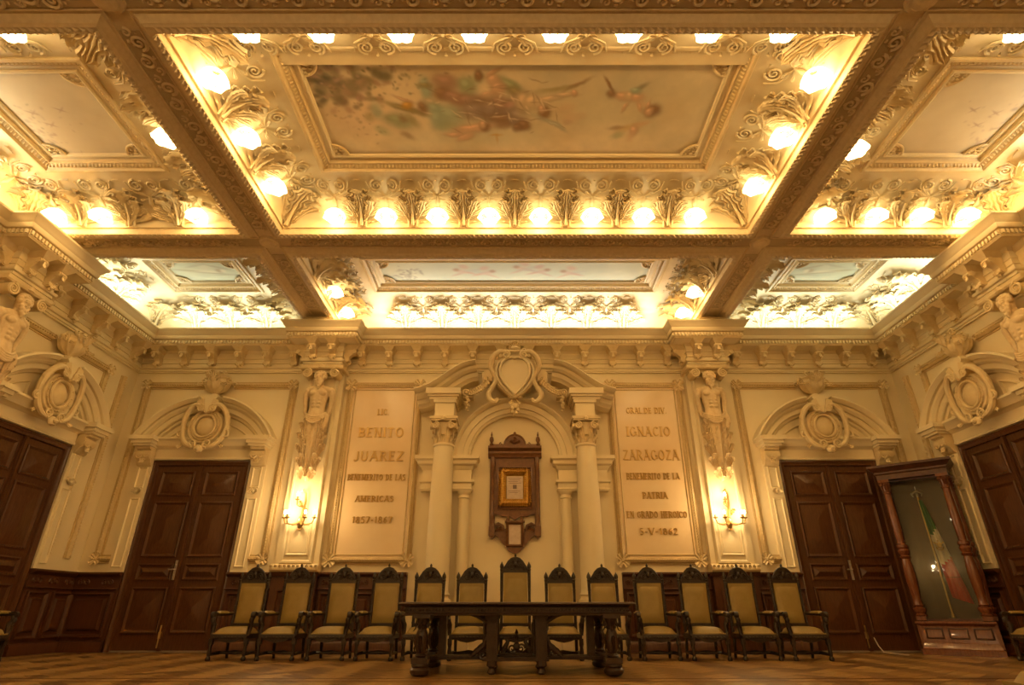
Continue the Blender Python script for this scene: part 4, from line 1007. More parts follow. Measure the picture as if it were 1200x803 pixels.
# ---------------------------------------------------------------- inscribed tablets
def strokes(ch):
    """letter strokes in a 1 high box: (points, thick)"""
    A = lambda cx, cz, rx, rz, a0, a1, n=10: [(cx + rx * cos(radians(a0 + (a1 - a0) * i / n)), cz + rz * sin(radians(a0 + (a1 - a0) * i / n))) for i in range(n + 1)]
    T, t = .15, .08
    D = {'A': (.8, [([(.03, 0), (.4, 1)], t), ([(.4, 1), (.77, 0)], T), ([(.18, .33), (.62, .33)], t)]),
     'B': (.66, [([(.12, 0), (.12, 1)], T), ([(.12, .96)] + A(.3, .74, .26, .22, 90, -90) + [(.12, .52)], t * 1.3), ([(.12, .52)] + A(.32, .27, .3, .24, 90, -90) + [(.12, .03)], t * 1.3)]),
     'C': (.75, [(A(.42, .5, .34, .46, 45, 315), T * .8)]), 'D': (.78, [([(.12, 0), (.12, 1)], T), ([(.12, .96)] + A(.3, .5, .4, .46, 90, -90) + [(.12, .04)], t * 1.4)]),
     'E': (.62, [([(.12, 0), (.12, 1)], T), ([(.12, .96), (.58, .96)], t), ([(.12, .52), (.48, .52)], t), ([(.12, .04), (.6, .04)], t)]),
     'G': (.8, [(A(.42, .5, .34, .46, 45, 335), T * .8), ([(.76, .42), (.76, .12)], T * .8), ([(.55, .44), (.8, .44)], t)]),
     'H': (.8, [([(.12, 0), (.12, 1)], T), ([(.68, 0), (.68, 1)], T), ([(.12, .5), (.68, .5)], t)]), 'I': (.28, [([(.14, 0), (.14, 1)], T)]),
     'J': (.5, [([(.38, 1), (.38, .2)] + A(.2, .2, .18, .18, 0, -150, 6), T * .85)]), 'L': (.6, [([(.12, 0), (.12, 1)], T), ([(.12, .04), (.58, .04)], t)]),
     'M': (.95, [([(.1, 0), (.14, 1)], t), ([(.14, 1), (.47, .08)], T), ([(.47, .08), (.82, 1)], t), ([(.82, 1), (.86, 0)], T)]),
     'N': (.8, [([(.12, 0), (.12, 1)], t), ([(.12, 1), (.68, 0)], T), ([(.68, 0), (.68, 1)], t)]), 'O': (.84, [(A(.42, .5, .34, .46, 0, 360, 16), T * .85)]),
     'P': (.64, [([(.12, 0), (.12, 1)], T), ([(.12, .96)] + A(.3, .71, .28, .25, 90, -90) + [(.12, .46)], t * 1.3)]),
     'R': (.74, [([(.12, 0), (.12, 1)], T), ([(.12, .96)] + A(.3, .73, .26, .23, 90, -90) + [(.12, .5)], t * 1.3), ([(.34, .5), (.7, 0)], T * .9)]),
     'S': (.6, [(A(.3, .74, .22, .22, 40, 270, 8) + A(.3, .26, .24, .24, 90, -140, 8), T * .8)]), 'T': (.7, [([(.35, 0), (.35, 1)], T), ([(.03, .96), (.67, .96)], t)]),
     'U': (.78, [([(.12, 1), (.12, .3)] + A(.38, .3, .26, .27, 180, 360, 8) + [(.64, 1)], T * .8)]), 'V': (.8, [([(.03, 1), (.4, 0)], T), ([(.4, 0), (.77, 1)], t)]),
     'Z': (.7, [([(.06, .96), (.62, .96)], t), ([(.62, .96), (.06, .04)], T), ([(.06, .04), (.66, .04)], t)]), '-': (.45, [([(.06, .42), (.38, .42)], .1)]), '.': (.22, [([(.06, .05), (.16, .05)], .1)]),
     '1': (.4, [([(.22, 0), (.22, 1)], T), ([(.06, .8), (.22, .98)], t)]), '2': (.62, [(A(.3, .72, .23, .24, 160, -30, 8) + [(.08, .04)], T * .75), ([(.08, .04), (.58, .04)], t)]),
     '5': (.6, [([(.52, .96), (.16, .96), (.13, .55)], t), ([(.13, .55)] + A(.28, .3, .25, .28, 100, -140, 8), T * .75)]), '6': (.62, [(A(.31, .3, .22, .26, 0, 360, 12), T * .75), ([(.1, .3), (.16, .68), (.48, .97)], t * 1.2)]),
     '7': (.6, [([(.06, .96), (.56, .96)], t), ([(.56, .96), (.22, 0)], T * .9)]), '8': (.62, [(A(.31, .74, .19, .22, 0, 360, 12), t * 1.2), (A(.31, .27, .23, .25, 0, 360, 12), T * .75)]), ' ': (.4, [])}
    return D[ch]
def serif(ch): return ch in 'AHIMNLEFPRTBDKUVXY'
def letter_line(parent, text, cx, cz, w, h, d):
    adv = [strokes(c)[0] for c in text]; tot = sum(adv) + .16 * (len(text) - 1)
    sx = w / tot; x = cx - w / 2
    for c, a in zip(text, adv):
        _, st = strokes(c)
        if st:
            m = M()
            for si, (pts, th) in enumerate(st):
                P = [(x + px * sx, cz - h / 2 + pz * h) for px, pz in pts]; tw = th * min(sx, h) * .55 + .001
                for i in range(len(P) - 1):
                    (x0, z0), (x1, z1) = P[i], P[i + 1]; L = math.hypot(x1 - x0, z1 - z0) or 1e-6; nx, nz = -(z1 - z0) / L * tw, (x1 - x0) / L * tw
                    m.prism([(x0 + nx, z0 + nz), (x0 - nx, z0 - nz), (x1 - nx, z1 - nz), (x1 + nx, z1 + nz)], d, d + .020 + .0012 * ((i + 3 * si) % 7))
                if serif(c) and len(P) == 2 and abs(P[1][1] - P[0][1]) > h * .8:
                    for (sx_, sz_) in P: m.prism(rect(sx_ - tw * 2, sx_ + tw * 2, sz_ - .006, sz_ + .006), d, d + .017)
            ob('letter', m, LETG if h > .15 else LETT, parent, smooth=0)
        x += (a + .16) * sx
def tablet(label, cx, lines):
    t = thing('inscribed_tablet', label, 'tablet', (cx, 0, 0), 0)
    m = M(); m.prism(rect(-.66, .66, 1.42, 4.69), 0, .03); ob('slab', m, TABL, t, smooth=0)
    P = rect(-.68, .68, 1.42, 4.68)
    m = M(); m.sweep(P, [(a * 1.0, b * 1.2) for a, b in HR], True); m.sweep(P, [(.075, .03), (.085, .05), (.10, .03)], True); ob('tablet_frame', m, FRAMEM, t, smooth=35)
    m = M(); ribs(m, P + [P[0]], .045, .045); 
    for v in m.v: v[:, 1] -= .012
    ob('ribbed_band', m, FRAMEM, t, kind='stuff', smooth=0)
    for x, z in P: m = M(); corner_leaf(m, x, z, 1.15); ob('corner_leaf', m, MOLD, t)
    for (tx, z, w, h) in lines: letter_line(t, tx, 0, z, w, h, .03)
TABL = mat('polished cream marble', (0.78, 0.60, 0.36), 0.22, noise=(0.74, 0.55, 0.31), scale=2.2)
tablet('cream marble tablet in six lines ending 1857-1867, left of the niche', -2.57, [('LIC.', 4.13, .22, .11), ('BENITO', 3.72, .86, .18), ('JUAREZ', 3.26, .94, .18), ('BENEMERITO DE LAS', 2.86, 1.07, .105), ('AMERICAS', 2.47, .70, .10), ('1857-1867', 2.10, .72, .11)])
tablet('cream marble tablet in seven lines ending 5-V-1862, right of the niche', 2.57, [('GRAL.DE DIV.', 4.16, .78, .11), ('IGNACIO', 3.74, .84, .18), ('ZARAGOZA', 3.28, 1.05, .19), ('BENEMERITO DE LA', 2.88, .98, .11), ('PATRIA', 2.53, .45, .11), ('EN GRADO HEROICO', 2.19, 1.09, .11), ('5-V-1862', 1.90, .68, .11)])

# ---------------------------------------------------------------- niche surround in the middle of the back wall
ni = thing('niche_surround', 'tall plaster niche surround with columns, arch and broken pediment', 'niche', (0, 0, 0))
for s in (-1, 1):
    xc = s * 1.31
    m = M()
    G = [(.255, 0), (.255, .10), (.24, .12)]
    m.box(xc - .27, xc + .27, -.62, -.08, 0, .62); m.box(xc - .30, xc + .30, -.65, -.05, .62, .70)
    m.lathe([(.25, .70), (.26, .74), (.25, .78), (.22, .80), (.215, .83), (.235, .86), (.21, .89), (.205, .95), (.205, 1.8), (.198, 2.4), (.182, 3.0), (.175, 3.33), (.195, 3.35), (.195, 3.375), (.17, 3.39)], 24, (xc, -.36, 0))
    c = ob('column', m, PLAS, ni)
    m = M(); m.lathe([(.165, 3.38), (.17, 3.6), (.20, 3.78)], 16, (xc, -.36, 0))
    for k in range(8):
        a = k * pi / 4
        for (z, L, r_) in ((3.39, .17, a), (3.46, .26, a + pi / 8)):
            lf = M(); lf.leaf(.06, L, 2, .02, .06, c=(0, z), d=.17, n=6, m=2)
            m.xf(Matrix.Translation((xc, -.36, 0)) @ Matrix.Rotation(r_, 4, 'Z'), lf)
    for q in (-1, 1):
        for rz_ in (0, HALF, -HALF):
            lf = M(); lf.tube([(q * .15, -.10, 3.70), (q * .15, -.23, 3.70)], .055, 8); lf.spiral((q * .15, 3.70), .07, 1.8, .235, .018, a0=HALF, dirn=q)
            m.xf(Matrix.Translation((xc, -.36, 0)) @ Matrix.Rotation(rz_, 4, 'Z'), lf)
    m.box(xc - .23, xc + .23, -.60, -.12, 3.79, 3.82); m.box(xc - .25, xc + .25, -.62, -.1, 3.82, 3.87); m.ell((xc, -.62, 3.82), (.05, .03, .05), 4, 6)
    ob('capital', m, MOLD, c)
    m = M(); m.box(xc - .18, xc + .18, -.56, 0, 3.87, 4.18); m.box(xc - .21, xc + .21, -.59, 0, 4.14, 4.20)
    x0, x1 = sorted((s * 1.02, s * 1.66)); m.box(x0 + .06, x1 - .06, -.60, 0, 4.20, 4.25); m.box(x0 + .03, x1 - .03, -.64, 0, 4.25, 4.29); m.box(x0, x1, -.68, 0, 4.29, 4.40)
    ob('impost_block', m, PLAS, ni, smooth=0)
    # pier and small column carrying the arch
    m = M(); x0, x1 = sorted((s * .80, s * 1.72)); m.box(x0, x1, -.06, 0, 0, 2.70)
    ob('pier', m, PLAS, ni, smooth=0)
    x0, x1 = sorted((s * .80, s * 1.70)); px = s * .5
    m = M()
    pr = [(0, 2.58), (.20, 2.58), (.22, 2.62), (.20, 2.64), (.20, 2.72), (.24, 2.74), (.24, 2.78), (.19, 2.79), (.19, 2.96), (.21, 2.98), (.23, 3.03), (.28, 3.06), (.29, 3.12), (.33, 3.15), (.33, 3.21), (0, 3.22)]
    V = []
    xa, xb = (x0, x1)
    for d_, z in pr: e = d_ - .19; V += [(xa - max(e, -.0) * 1.0 if d_ else xa, -d_, z), (xb + max(e, 0) if d_ else xb, -d_, z)]
    F = [(2 * i, 2 * i + 1, 2 * i + 3, 2 * i + 2) for i in range(len(pr) - 1)]; m.add(V, F)
    # returns at both ends
    for side_i in (0, 1):
        W2 = []
        for i, (d_, z) in enumerate(pr): W2 += [V[2 * i + side_i], (V[2 * i + side_i][0], 0, z)]
        m.add(W2, [(2 * i, 2 * i + 1, 2 * i + 3, 2 * i + 2) for i in range(len(pr) - 1)])
    m.add([V[0], V[1], (V[1][0], 0, 2.58), (V[0][0], 0, 2.58)], [(0, 1, 2, 3)])
    ob('pier_entablature', m, PLAS, ni, smooth=25)
    m = M(); m.lathe([(.13, .70), (.13, .78), (.105, .82), (.10, 1.0), (.10, 1.8), (.09, 2.44), (.105, 2.45), (.105, 2.47), (.095, 2.48), (.095, 2.51), (.12, 2.54), (.13, 2.58)], 18, (s * .92, -.17, 0)); m.box(s * .92 - .15, s * .92 + .15, -.32, 0, 0, .70)
    ob('small_column', m, PLAS, ni)
    # broken pediment wing: S curve rising to the middle
    P = [(1.90, 4.40), (1.78, 4.43), (1.62, 4.50), (1.47, 4.60), (1.32, 4.72), (1.17, 4.83), (1.02, 4.92), (.88, 4.97), (.76, 4.99)]
    if s < 0: P = [(-x, z) for x, z in P][::-1]
    pf = [(0, 0), (0, .66), (.02, .68), (.05, .64), (.07, .60), (.07, .52), (.12, .50), (.16, .44), (.16, .38), (.24, .36), (.27, .30), (.30, .28), (.30, 0)]
    m = M(); m.sweep(P, pf); m.f.append(tuple(range(m.n - len(pf), m.n))); m.f.append(tuple(range(len(pf) - 1, -1, -1))); m.mi += [0, 0]
    ob('pediment_wing', m, PLAS, ni, smooth=30)
A_ = arc(0, 3.20, 1.18, 0, pi, 32)
m = M(); m.sweep(A_, [(0, 0), (0, .22), (.03, .24), (.06, .22), (.09, .17), (.09, .15), (.20, .15), (.205, .12), (.29, .12), (.30, .10), (.34, .08), (.34, 0)]); ob('archivolt', m, PLAS, ni, smooth=30)
# crowning cartouche
m = M()
hs = [(0, 4.32), (.10, 4.42), (.20, 4.55), (.27, 4.68), (.29, 4.82), (.26, 4.96), (.17, 5.05), (.06, 5.08), (0, 5.06)]
hs = [(x * .98, z) for x, z in hs]; loop = hs + [(-x, z) for x, z in hs[-2:0:-1]]
m.prism([(x * .92, 4.72 + (z - 4.72) * .92) for x, z in loop][::-1], .30, .52)
m.tube([(x, -.55, z) for x, z in loop], .028, 6, closed=True)
m.tube([(x * 1.28, -.46, 4.74 + (z - 4.74) * 1.10) for x, z in loop], .035, 6, closed=True)
ob('heart_shield', m, PLAS, ni)
m = M(); bp_ = [(x * 1.5, 4.72 + (z - 4.72) * 1.12) for x, z in loop][::-1]; m.prism(bp_, .10, .40); m.tube([(x, -.41, z) for x, z in bp_], .03, 6, closed=True); ob('cartouche_plate', m, MOLD, ni)
m = M()
for s in (-1, 1):
    crt(m, [(s * .14, -.56, 5.18), (s * .30, -.54, 5.20), (s * .42, -.50, 5.10), (s * .47, -.46, 4.94), (s * .43, -.45, 4.80), (s * .36, -.46, 4.66), (s * .42, -.47, 4.50), (s * .50, -.47, 4.36), (s * .47, -.48, 4.24), (s * .38, -.50, 4.18), (s * .32, -.5, 4.24)], [.03, .05, .055, .05, .04, .04, .045, .05, .05, .045, .035], 8, 4)
    m.spiral((s * .17, 5.12), .08, 1.7, .57, .026, a0=HALF, dirn=s)
    m.prism(rect(*sorted((s * .44, s * .60)), 4.62, 4.86), .20, .42)
    m.tube([(s * .62, -.40, 4.80), (s * .60, -.42, 4.60), (s * .70, -.42, 4.46), (s * .84, -.42, 4.40), (s * .96, -.42, 4.40)], [.03, .035, .035, .03, .03], 6)
    m.spiral((s * .93, 4.39), .07, 1.5, .45, .022, a0=-HALF, dirn=s); m.prism(rect(*sorted((s * .80, s * 1.0)), 4.30, 4.45), .2, .42)
ob('cartouche_scroll', m, MOLD, ni)
for s in (-1, 1):
    m = M()
    for i in range(11):
        t_ = i / 10; x = .50 + .36 * t_; z = 4.66 - .36 * t_ ** .75 + .06 * t_ ** 3; r = .04 + .018 * sin(t_ * pi)
        m.ell((s * x, -.44, z), (r, r, r), 5, 7); m.ell((s * (x + .02), -.47, z + .03), (r * .6, r * .6, r * .6), 4, 6); m.ell((s * (x - .03), -.46, z - .025), (r * .6, r * .6, r * .6), 4, 6)
    for i in range(6):
        r = .045 * (1 - .08 * i); m.ell((s * (.90 + .015 * (-1) ** i), -.42, 4.28 - i * .05), (r, r, r), 5, 7)
    ob('fruit_garland', m, MOLD, ni)
m = M()
for k in range(-4, 5): m.leaf(.045, .19 - abs(k) * .008, 1, .03, .05, rot=k * .33, c=(0, 5.26), d=.50, n=6, m=2)
m.ell((0, -.55, 5.27), (.09, .05, .05), 5, 8); m.tube([(-.15, -.54, 5.22), (0, -.58, 5.19), (.15, -.54, 5.22)], .03, 6)
for s in (-1, 1): m.spiral((s * .17, 5.24), .04, 1.3, .52, .016, dirn=s)
ob('crest_shell', m, MOLD, ni)
m = M()
for (z, L, w) in ((4.42, .22, .08), (4.28, .20, .09), (4.12, .18, .07)):
    for r in (pi, pi - .6, pi + .6): m.leaf(w * .8, L, 2, .03, .05, rot=r, c=(0, z), d=.42, n=6, m=2)
m.ell((0, -.48, 4.30), (.07, .06, .06), 5, 8); m.ell((0, -.46, 4.10), (.09, .06, .07), 5, 8)
for k in range(5): m.ell((.06 * cos(k * 1.26), -.50, 4.02 + .06 * sin(k * 1.26)), (.04, .03, .04), 4, 6)
m.ell((0, -.46, 3.94), (.035, .03, .04), 4, 6)
ob('hanging_leaf', m, MOLD, ni)
# ---------------------------------------------------------------- carved wooden frame inside the niche
re_ = thing('carved_wall_frame', 'carved brown wooden display frame with gilt inner frame in the niche', 'frame', (0, 0, 0))
m = M(); m.box(-.40, .40, -.06, 0, 2.18, 3.25)
m.prism([(-.40, 2.20), (-.30, 2.20), (-.22, 2.15), (-.10, 2.16), (0, 2.09), (.10, 2.16), (.22, 2.15), (.30, 2.20), (.40, 2.20)], 0, .08)
ob('back_board', m, RELW, re_)
m = M(); m.side([(0, 3.22), (.10, 3.22), (.11, 3.27), (.13, 3.29), (.13, 3.33), (.17, 3.36), (.20, 3.38), (.20, 3.42), (.12, 3.44), (0, 3.45)], -.50, .50); ob('cornice', m, RELW, re_)
m = M(); m.prism([(-.20, 3.44)] + [(.20 * cos(a), 3.46 + .20 * sin(a)) for a in np.linspace(pi, 0, 12)] + [(.20, 3.44)], .02, .09)
m.tube([(.20 * cos(a), -.09, 3.46 + .20 * sin(a)) for a in np.linspace(0, pi, 12)], .018, 5); m.leaf(.05, .15, 3, .02, .02, c=(0, 3.47), d=.09, n=6, m=2)
for s in (-1, 1): m.leaf(.04, .13, 3, .02, .02, rot=s * 1, c=(0, 3.47), d=.09, n=6, m=2); m.spiral((s * .26, 3.47), .04, 1.3, .08, .012, dirn=-s, a0=HALF)
m.box(-.44, .44, -.10, 0, 3.44, 3.475); m.ell((0, -.07, 3.69), (.03, .03, .035), 5, 6)
ob('arched_crest', m, RELW, re_)
for s in (-1, 1):
    m = M(); m.lathe([(.03, 3.44), (.045, 3.47), (.02, 3.50), (.045, 3.55), (.035, 3.60), (.012, 3.63), (.02, 3.65), (.004, 3.72)], 8, (s * .44, -.09, 0)); ob('finial', m, RELW, re_)
    m = M(); x = s * .41; m.lathe([(.04, 2.12), (.045, 2.16), (.03, 2.2), (.032, 2.5), (.028, 2.95), (.04, 2.98), (.045, 3.05), (.05, 3.10), (.04, 3.22)], 8, (x, -.09, 0)); m.box(x - .05, x + .05, -.07, 0, 1.80, 3.22)
    m.lathe([(.05, 1.98), (.04, 2.0), (.05, 2.06), (.045, 2.12)], 8, (x, -.08, 0)); m.box(x - .055, x + .055, -.12, 0, 1.82, 1.98); m.prism([(x - .05, 1.82), (x, 1.76), (x + .05, 1.82)], 0, .10)
    ob('side_column', m, RELW, re_)
    m = M(); m.tube([(s * .36, -.06, 2.0), (s * .30, -.06, 2.03), (s * .22, -.06, 1.99), (s * .2, -.06, 1.9)], [.02, .03, .03, .02], 6); m.spiral((s * .29, 1.96), .045, 1.3, .07, .014)
    m.prism([(s * .38, 1.92), (s * .12, 1.95), (s * .10, 1.62), (s * .20, 1.68), (s * .28, 1.78), (s * .38, 1.84)][::s], .0, .06); m.leaf(.05, .15, 2, .02, .03, rot=-s * 1.2, c=(s * .36, 1.90), d=.06, n=5, m=2)
    m.lathe([(.02, 2.06), (.03, 2.09), (.012, 2.14), (.018, 2.16), (.003, 2.22)], 6, (s * .125, -.07, 0))
    ob('scroll_bracket', m, RELW, re_)
m = M(); m.sweep(rect(-.155, .155, 1.63, 2.06), [(0, .0), (0, .10), (.02, .12), (.04, .10), (.05, .07)], True); m.prism([(-.16, 1.63), (-.10, 1.56), (0, 1.52), (.10, 1.56), (.16, 1.63)], 0, .09); m.box(-.18, .18, -.12, 0, 2.05, 2.075); ob('lower_frame', m, RELW, re_)
m = M(); m.box(-.115, .115, -.075, -.05, 1.67, 2.02); ob('lower_document', m, PAPER, re_, smooth=0)
m = M(); m.sweep(rect(-.32, .32, 2.28, 3.05), [(0, .06), (0, .09), (.02, .10), (.03, .07)], True); ob('inner_moulding', m, RELW, re_)
m = M(); m.sweep(rect(-.28, .28, 2.34, 3.0), [(0, .06), (.0, .09), (.05, .14), (.11, .10), (.125, .08)], True)
for q, d, n in along(rect(-.28, .28, 2.34, 3.0) + [(-.28, 2.34)], .045, .04):
    m.ell((q[0], -.125, q[1]), (.022, .02, .022), 4, 5); m.ell((q[0] - n[0] * .05, -.10, q[1] - n[1] * .05), (.022, .02, .022), 3, 5); m.ell((q[0] + n[0] * .045, -.12, q[1] + n[1] * .045), (.014, .02, .014), 3, 5)
ob('gilt_frame', m, GILT, re_)
m = M(); m.box(-.15, .15, -.09, -.06, 2.46, 2.87); dc = ob('document', m, PAPER, re_, smooth=0)
m = M(); m.box(-.035, .035, -.093, -.09, 2.64, 2.71)
for i, z in enumerate((2.83, 2.80, 2.77, 2.74, 2.60, 2.57)): m.box(-.12 + .02 * (i % 2), .12 - .03 * (i % 3), -.0925, -.09, z, z + .006)
ob('printed_text', m, INK, dc, kind='stuff', smooth=0)
# ---------------------------------------------------------------- armchairs
def make_chair(label, loc, rz, dz=0.0):
    t = thing('armchair', label, 'chair', loc, rz)
    H = 1.0 + dz
    m = M(); m.box(-.27, .27, -.24, .24, .265, .325); m.side([(.24, .255), (.265, .265), (.27, .29), (.262, .325), (.24, .33)], -.28, .28)
    for i in range(9): m.ell((-.22 + i * .055, -.27, .288), (.018, .01, .014), 3, 5)
    m.prism([(-.20, .268), (-.10, .235), (0, .22), (.10, .235), (.20, .268)], .235, .262); ob('seat_rail', m, DARK, t)
    G = []
    for i in range(9):
        v = i / 8; y = -.265 + .47 * v; G.append([(-.25 + .5 * j / 10, y, .325 + .085 * (1 - abs(2 * j / 10 - 1) ** 4) ** .5 * (1 - abs(2 * v - 1) ** 5) ** .5 + .012 * sin(pi * v)) for j in range(11)])
    m = M(); m.grid(G); m.box(-.25, .25, -.262, .205, .318, .335); ob('seat', m, LEATH, t, smooth=60)
    m = M()
    for i in range(22): m.ell((-.24 + i * .0229, -.268, .338), (.006, .005, .006), 3, 4)
    ob('nail_row', m, BRASS, t, kind='stuff')
    lean = lambda z: .215 + .075 * (z - .3)
    m = M()
    for s in (-1, 1):
        pts = [(s * .232, lean(z), z) for z in (.26, .5, .6, .8, .95, H + .02)]
        m.tube(pts, [.026, .024, .026, .022, .026, .028], 8)
        for z in (.46, .68, .90, H): m.ell((s * .232, lean(z) - .005, z), (.031, .031, .018), 4, 8)
        m.lathe([(.026, 0), (.034, .02), (.026, .035), (.036, .06), (.03, .09), (.014, .115), (.004, .135)], 8, (s * .232, lean(H), H + .02))
        m.leaf(.02, .10, 2, .012, .02, rot=0, c=(s * .232, H - .12), d=-lean(H) + .02, n=4, m=2)
    m.box(-.22, .22, lean(.43) - .02, lean(.43) + .02, .41, .455); m.box(-.22, .22, lean(H) - .02, lean(H) + .02, H - .01, H + .04)
    ob('back_frame', m, DARK, t)
    G = []
    for i in range(9):
        v = i / 8; z = .455 + (H - .465) * v; G.append([(-.195 + .39 * j / 8, lean(z) - .012 - .030 * (1 - abs(2 * j / 8 - 1) ** 4) ** .5 * (1 - abs(2 * v - 1) ** 6) ** .5, z) for j in range(9)])
    m = M(); m.grid(G); m.box(-.20, .20, lean(.7) - .01, lean(.7) + .03, .455, H - .005); ob('backrest', m, LEATH, t, smooth=60)
    m = M(); d = -lean(H)
    P = [(-.21, H + .035), (-.19, H + .06), (-.16, H + .10), (-.12, H + .155), (-.07, H + .195), (0, H + .215), (.07, H + .195), (.12, H + .155), (.16, H + .10), (.19, H + .06), (.21, H + .035)]
    m.prism(P[::-1], d - .02, d + .022); m.tube([(x, -(d + .012), z) for x, z in P], .017, 6)
    m.ell((0, -d - .03, H + .11), (.035, .02, .045), 5, 8)
    for s in (-1, 1):
        m.spiral((s * .075, H + .09), .045, 1.5, d + .03, .012, dirn=s); m.spiral((s * .14, H + .07), .03, 1.3, d + .03, .010, dirn=-s)
        m.leaf(.03, .09, 2, .012, .02, rot=s * .5, c=(s * .02, H + .10), d=d + .025, n=4, m=2)
    m.lathe([(.02, H + .20), (.028, H + .22), (.016, H + .235), (.022, H + .25), (.004, H + .275)], 8, (0, -d, 0))
    ob('crest', m, DARK, t)
    for s in (-1, 1):
        m = M()
        m.tube([(s * .235, lean(.6), .585), (s * .27, .10, .578), (s * .30, -.05, .575), (s * .31, -.19, .580), (s * .31, -.24, .575)], [.022, .024, .026, .03, .03], 7)
        m.tube([(s * .285, -.235, .565), (s * .335, -.235, .565)], .045, 10)       # scroll of the arm
        sp = M(); sp.spiral((0, 0), .042, 1.4, 0, .010)
        m.xf(Matrix.Translation((s * .34, -.235, .565)) @ Matrix.Rotation(HALF, 4, 'Z'), sp)
        m.tube([(s * .31, -.225, .55), (s * .30, -.235, .50), (s * .285, -.215, .44), (s * .28, -.225, .37), (s * .275, -.235, .31)], [.035, .03, .042, .034, .03], 8)
        m.ell((s * .30, -.25, .50), (.04, .035, .045), 5, 8); m.leaf(.03, .12, 2, .015, .03, c=(s * .285, .35), d=.25, n=4, m=2)
        a = ob('armrest', m, DARK, t)
        m = M(); G = []
        for i in range(7):
            v = i / 6; y = .12 - .30 * v; xc = s * (.268 + .04 * v)
            G.append([(xc - .032 + .064 * j / 6, y, .598 + .022 * (1 - abs(2 * j / 6 - 1) ** 3) * (1 - abs(2 * v - 1) ** 6)) for j in range(7)])
        m.grid(G); m.box(min(s * .245, s * .32), max(s * .245, s * .32), -.16, .10, .585, .602, .005, .01); ob('arm_pad', m, LEATH, a, smooth=60)
        m = M(); m.lathe([(.03, 0), (.038, .015), (.036, .04), (.022, .055), (.028, .075), (.032, .11), (.024, .16), (.034, .20), (.03, .24), (.034, .27)], 8, (s * .268, -.235, 0)); m.box(s * .268 - .03, s * .268 + .03, -.265, -.205, .20, .27); ob('leg', m, DARK, t)
        m = M(); m.tube([(s * .235, .275, 0), (s * .235, .245, .10), (s * .233, .22, .2), (s * .232, .22, .30)], [.022, .024, .026, .026], 7); ob('leg', m, DARK, t)
        m = M(); m.tube([(s * .262, -.23, .075), (s * .25, .0, .085), (s * .238, .245, .075)], [.018, .024, .018], 6); ob('stretcher', m, DARK, t)
    m = M(); m.tube([(-.25, .02, .08), (-.1, .02, .085), (0, .02, .09), (.1, .02, .085), (.25, .02, .08)], [.014, .02, .028, .02, .014], 6); ob('stretcher', m, DARK, t)
    return t
CX_ = [-3.95, -3.28, -2.60, -1.93, -1.29, -.655, .01, .68, 1.33, 2.02, 2.70, 3.40, 4.08]
NM = ['leftmost armchair of the row along the back wall, beside the left door', 'armchair of the row under the left sconce, second from the left', 'armchair under the left edge of the left marble tablet, third from the left', 'armchair just left of the table under the left marble tablet',
      'armchair behind the left end of the table, in front of the left column', 'armchair behind the table, next left of the tall one', 'tallest armchair with highest crest, behind the middle of the table', 'armchair behind the table, next right of the tall one',
      'armchair behind the right end of the table, in front of the right column', 'armchair just right of the table under the right marble tablet', 'armchair under the right edge of the right marble tablet, third from the right', 'armchair of the row under the right sconce, second from the right', 'rightmost armchair of the row along the back wall, beside the right door']
ch = None
for i, x in enumerate(CX_):
    lb = 'dark carved ' + NM[i]
    if i == 6: c = make_chair('dark carved ' + NM[i], (x, -1.53, 0), 0, .15)
    elif ch is None: c = ch = make_chair(lb, (x, -1.55, 0), 0)
    else: c = dup(ch, (x, -1.55 + .01 * ((i * 7) % 3 - 1), 0), radians(((i * 5) % 5 - 2) * .5), lb)
    c['group'] = 'carved armchairs in a row along the back wall'; c.scale = (.9, 1, 1)
ch.scale = (.9, 1, 1)
for (x, y, r, lb) in ((-7.12, -2.23, HALF, 'dark carved armchair cut off by the left edge, beside the left wall'), (7.14, -2.02, -HALF, 'dark carved armchair at the right edge just past the display cabinet'),
                      ):
    c = dup(ch, (x, y, 0), r, lb); c['group'] = 'carved armchairs at the edges of the picture'

st = thing('upholstered_stool', 'leather seat of a low stool peeping in at the bottom right corner', 'stool', (2.33, -8.02, -.012), 0)
G = []
for i in range(9):
    v = i / 8; G.append([(-.25 + .5 * j / 10, -.22 + .44 * v, .355 + .075 * (1 - abs(2 * j / 10 - 1) ** 3) ** .5 * (1 - abs(2 * v - 1) ** 4) ** .5) for j in range(11)])
m = M(); m.grid(G); m.box(-.25, .25, -.22, .22, .34, .36); ob('seat', m, LEATH, st, smooth=60)
m = M(); m.box(-.245, .245, -.215, .215, .28, .34); ob('seat_rail', m, DARK, st, smooth=0)
for sx in (-1, 1):
    for sy in (-1, 1):
        m = M(); m.lathe([(.02, 0), (.03, .02), (.018, .05), (.028, .12), (.02, .2), (.03, .28)], 8, (sx * .21, sy * .18, 0)); ob('leg', m, DARK, st)

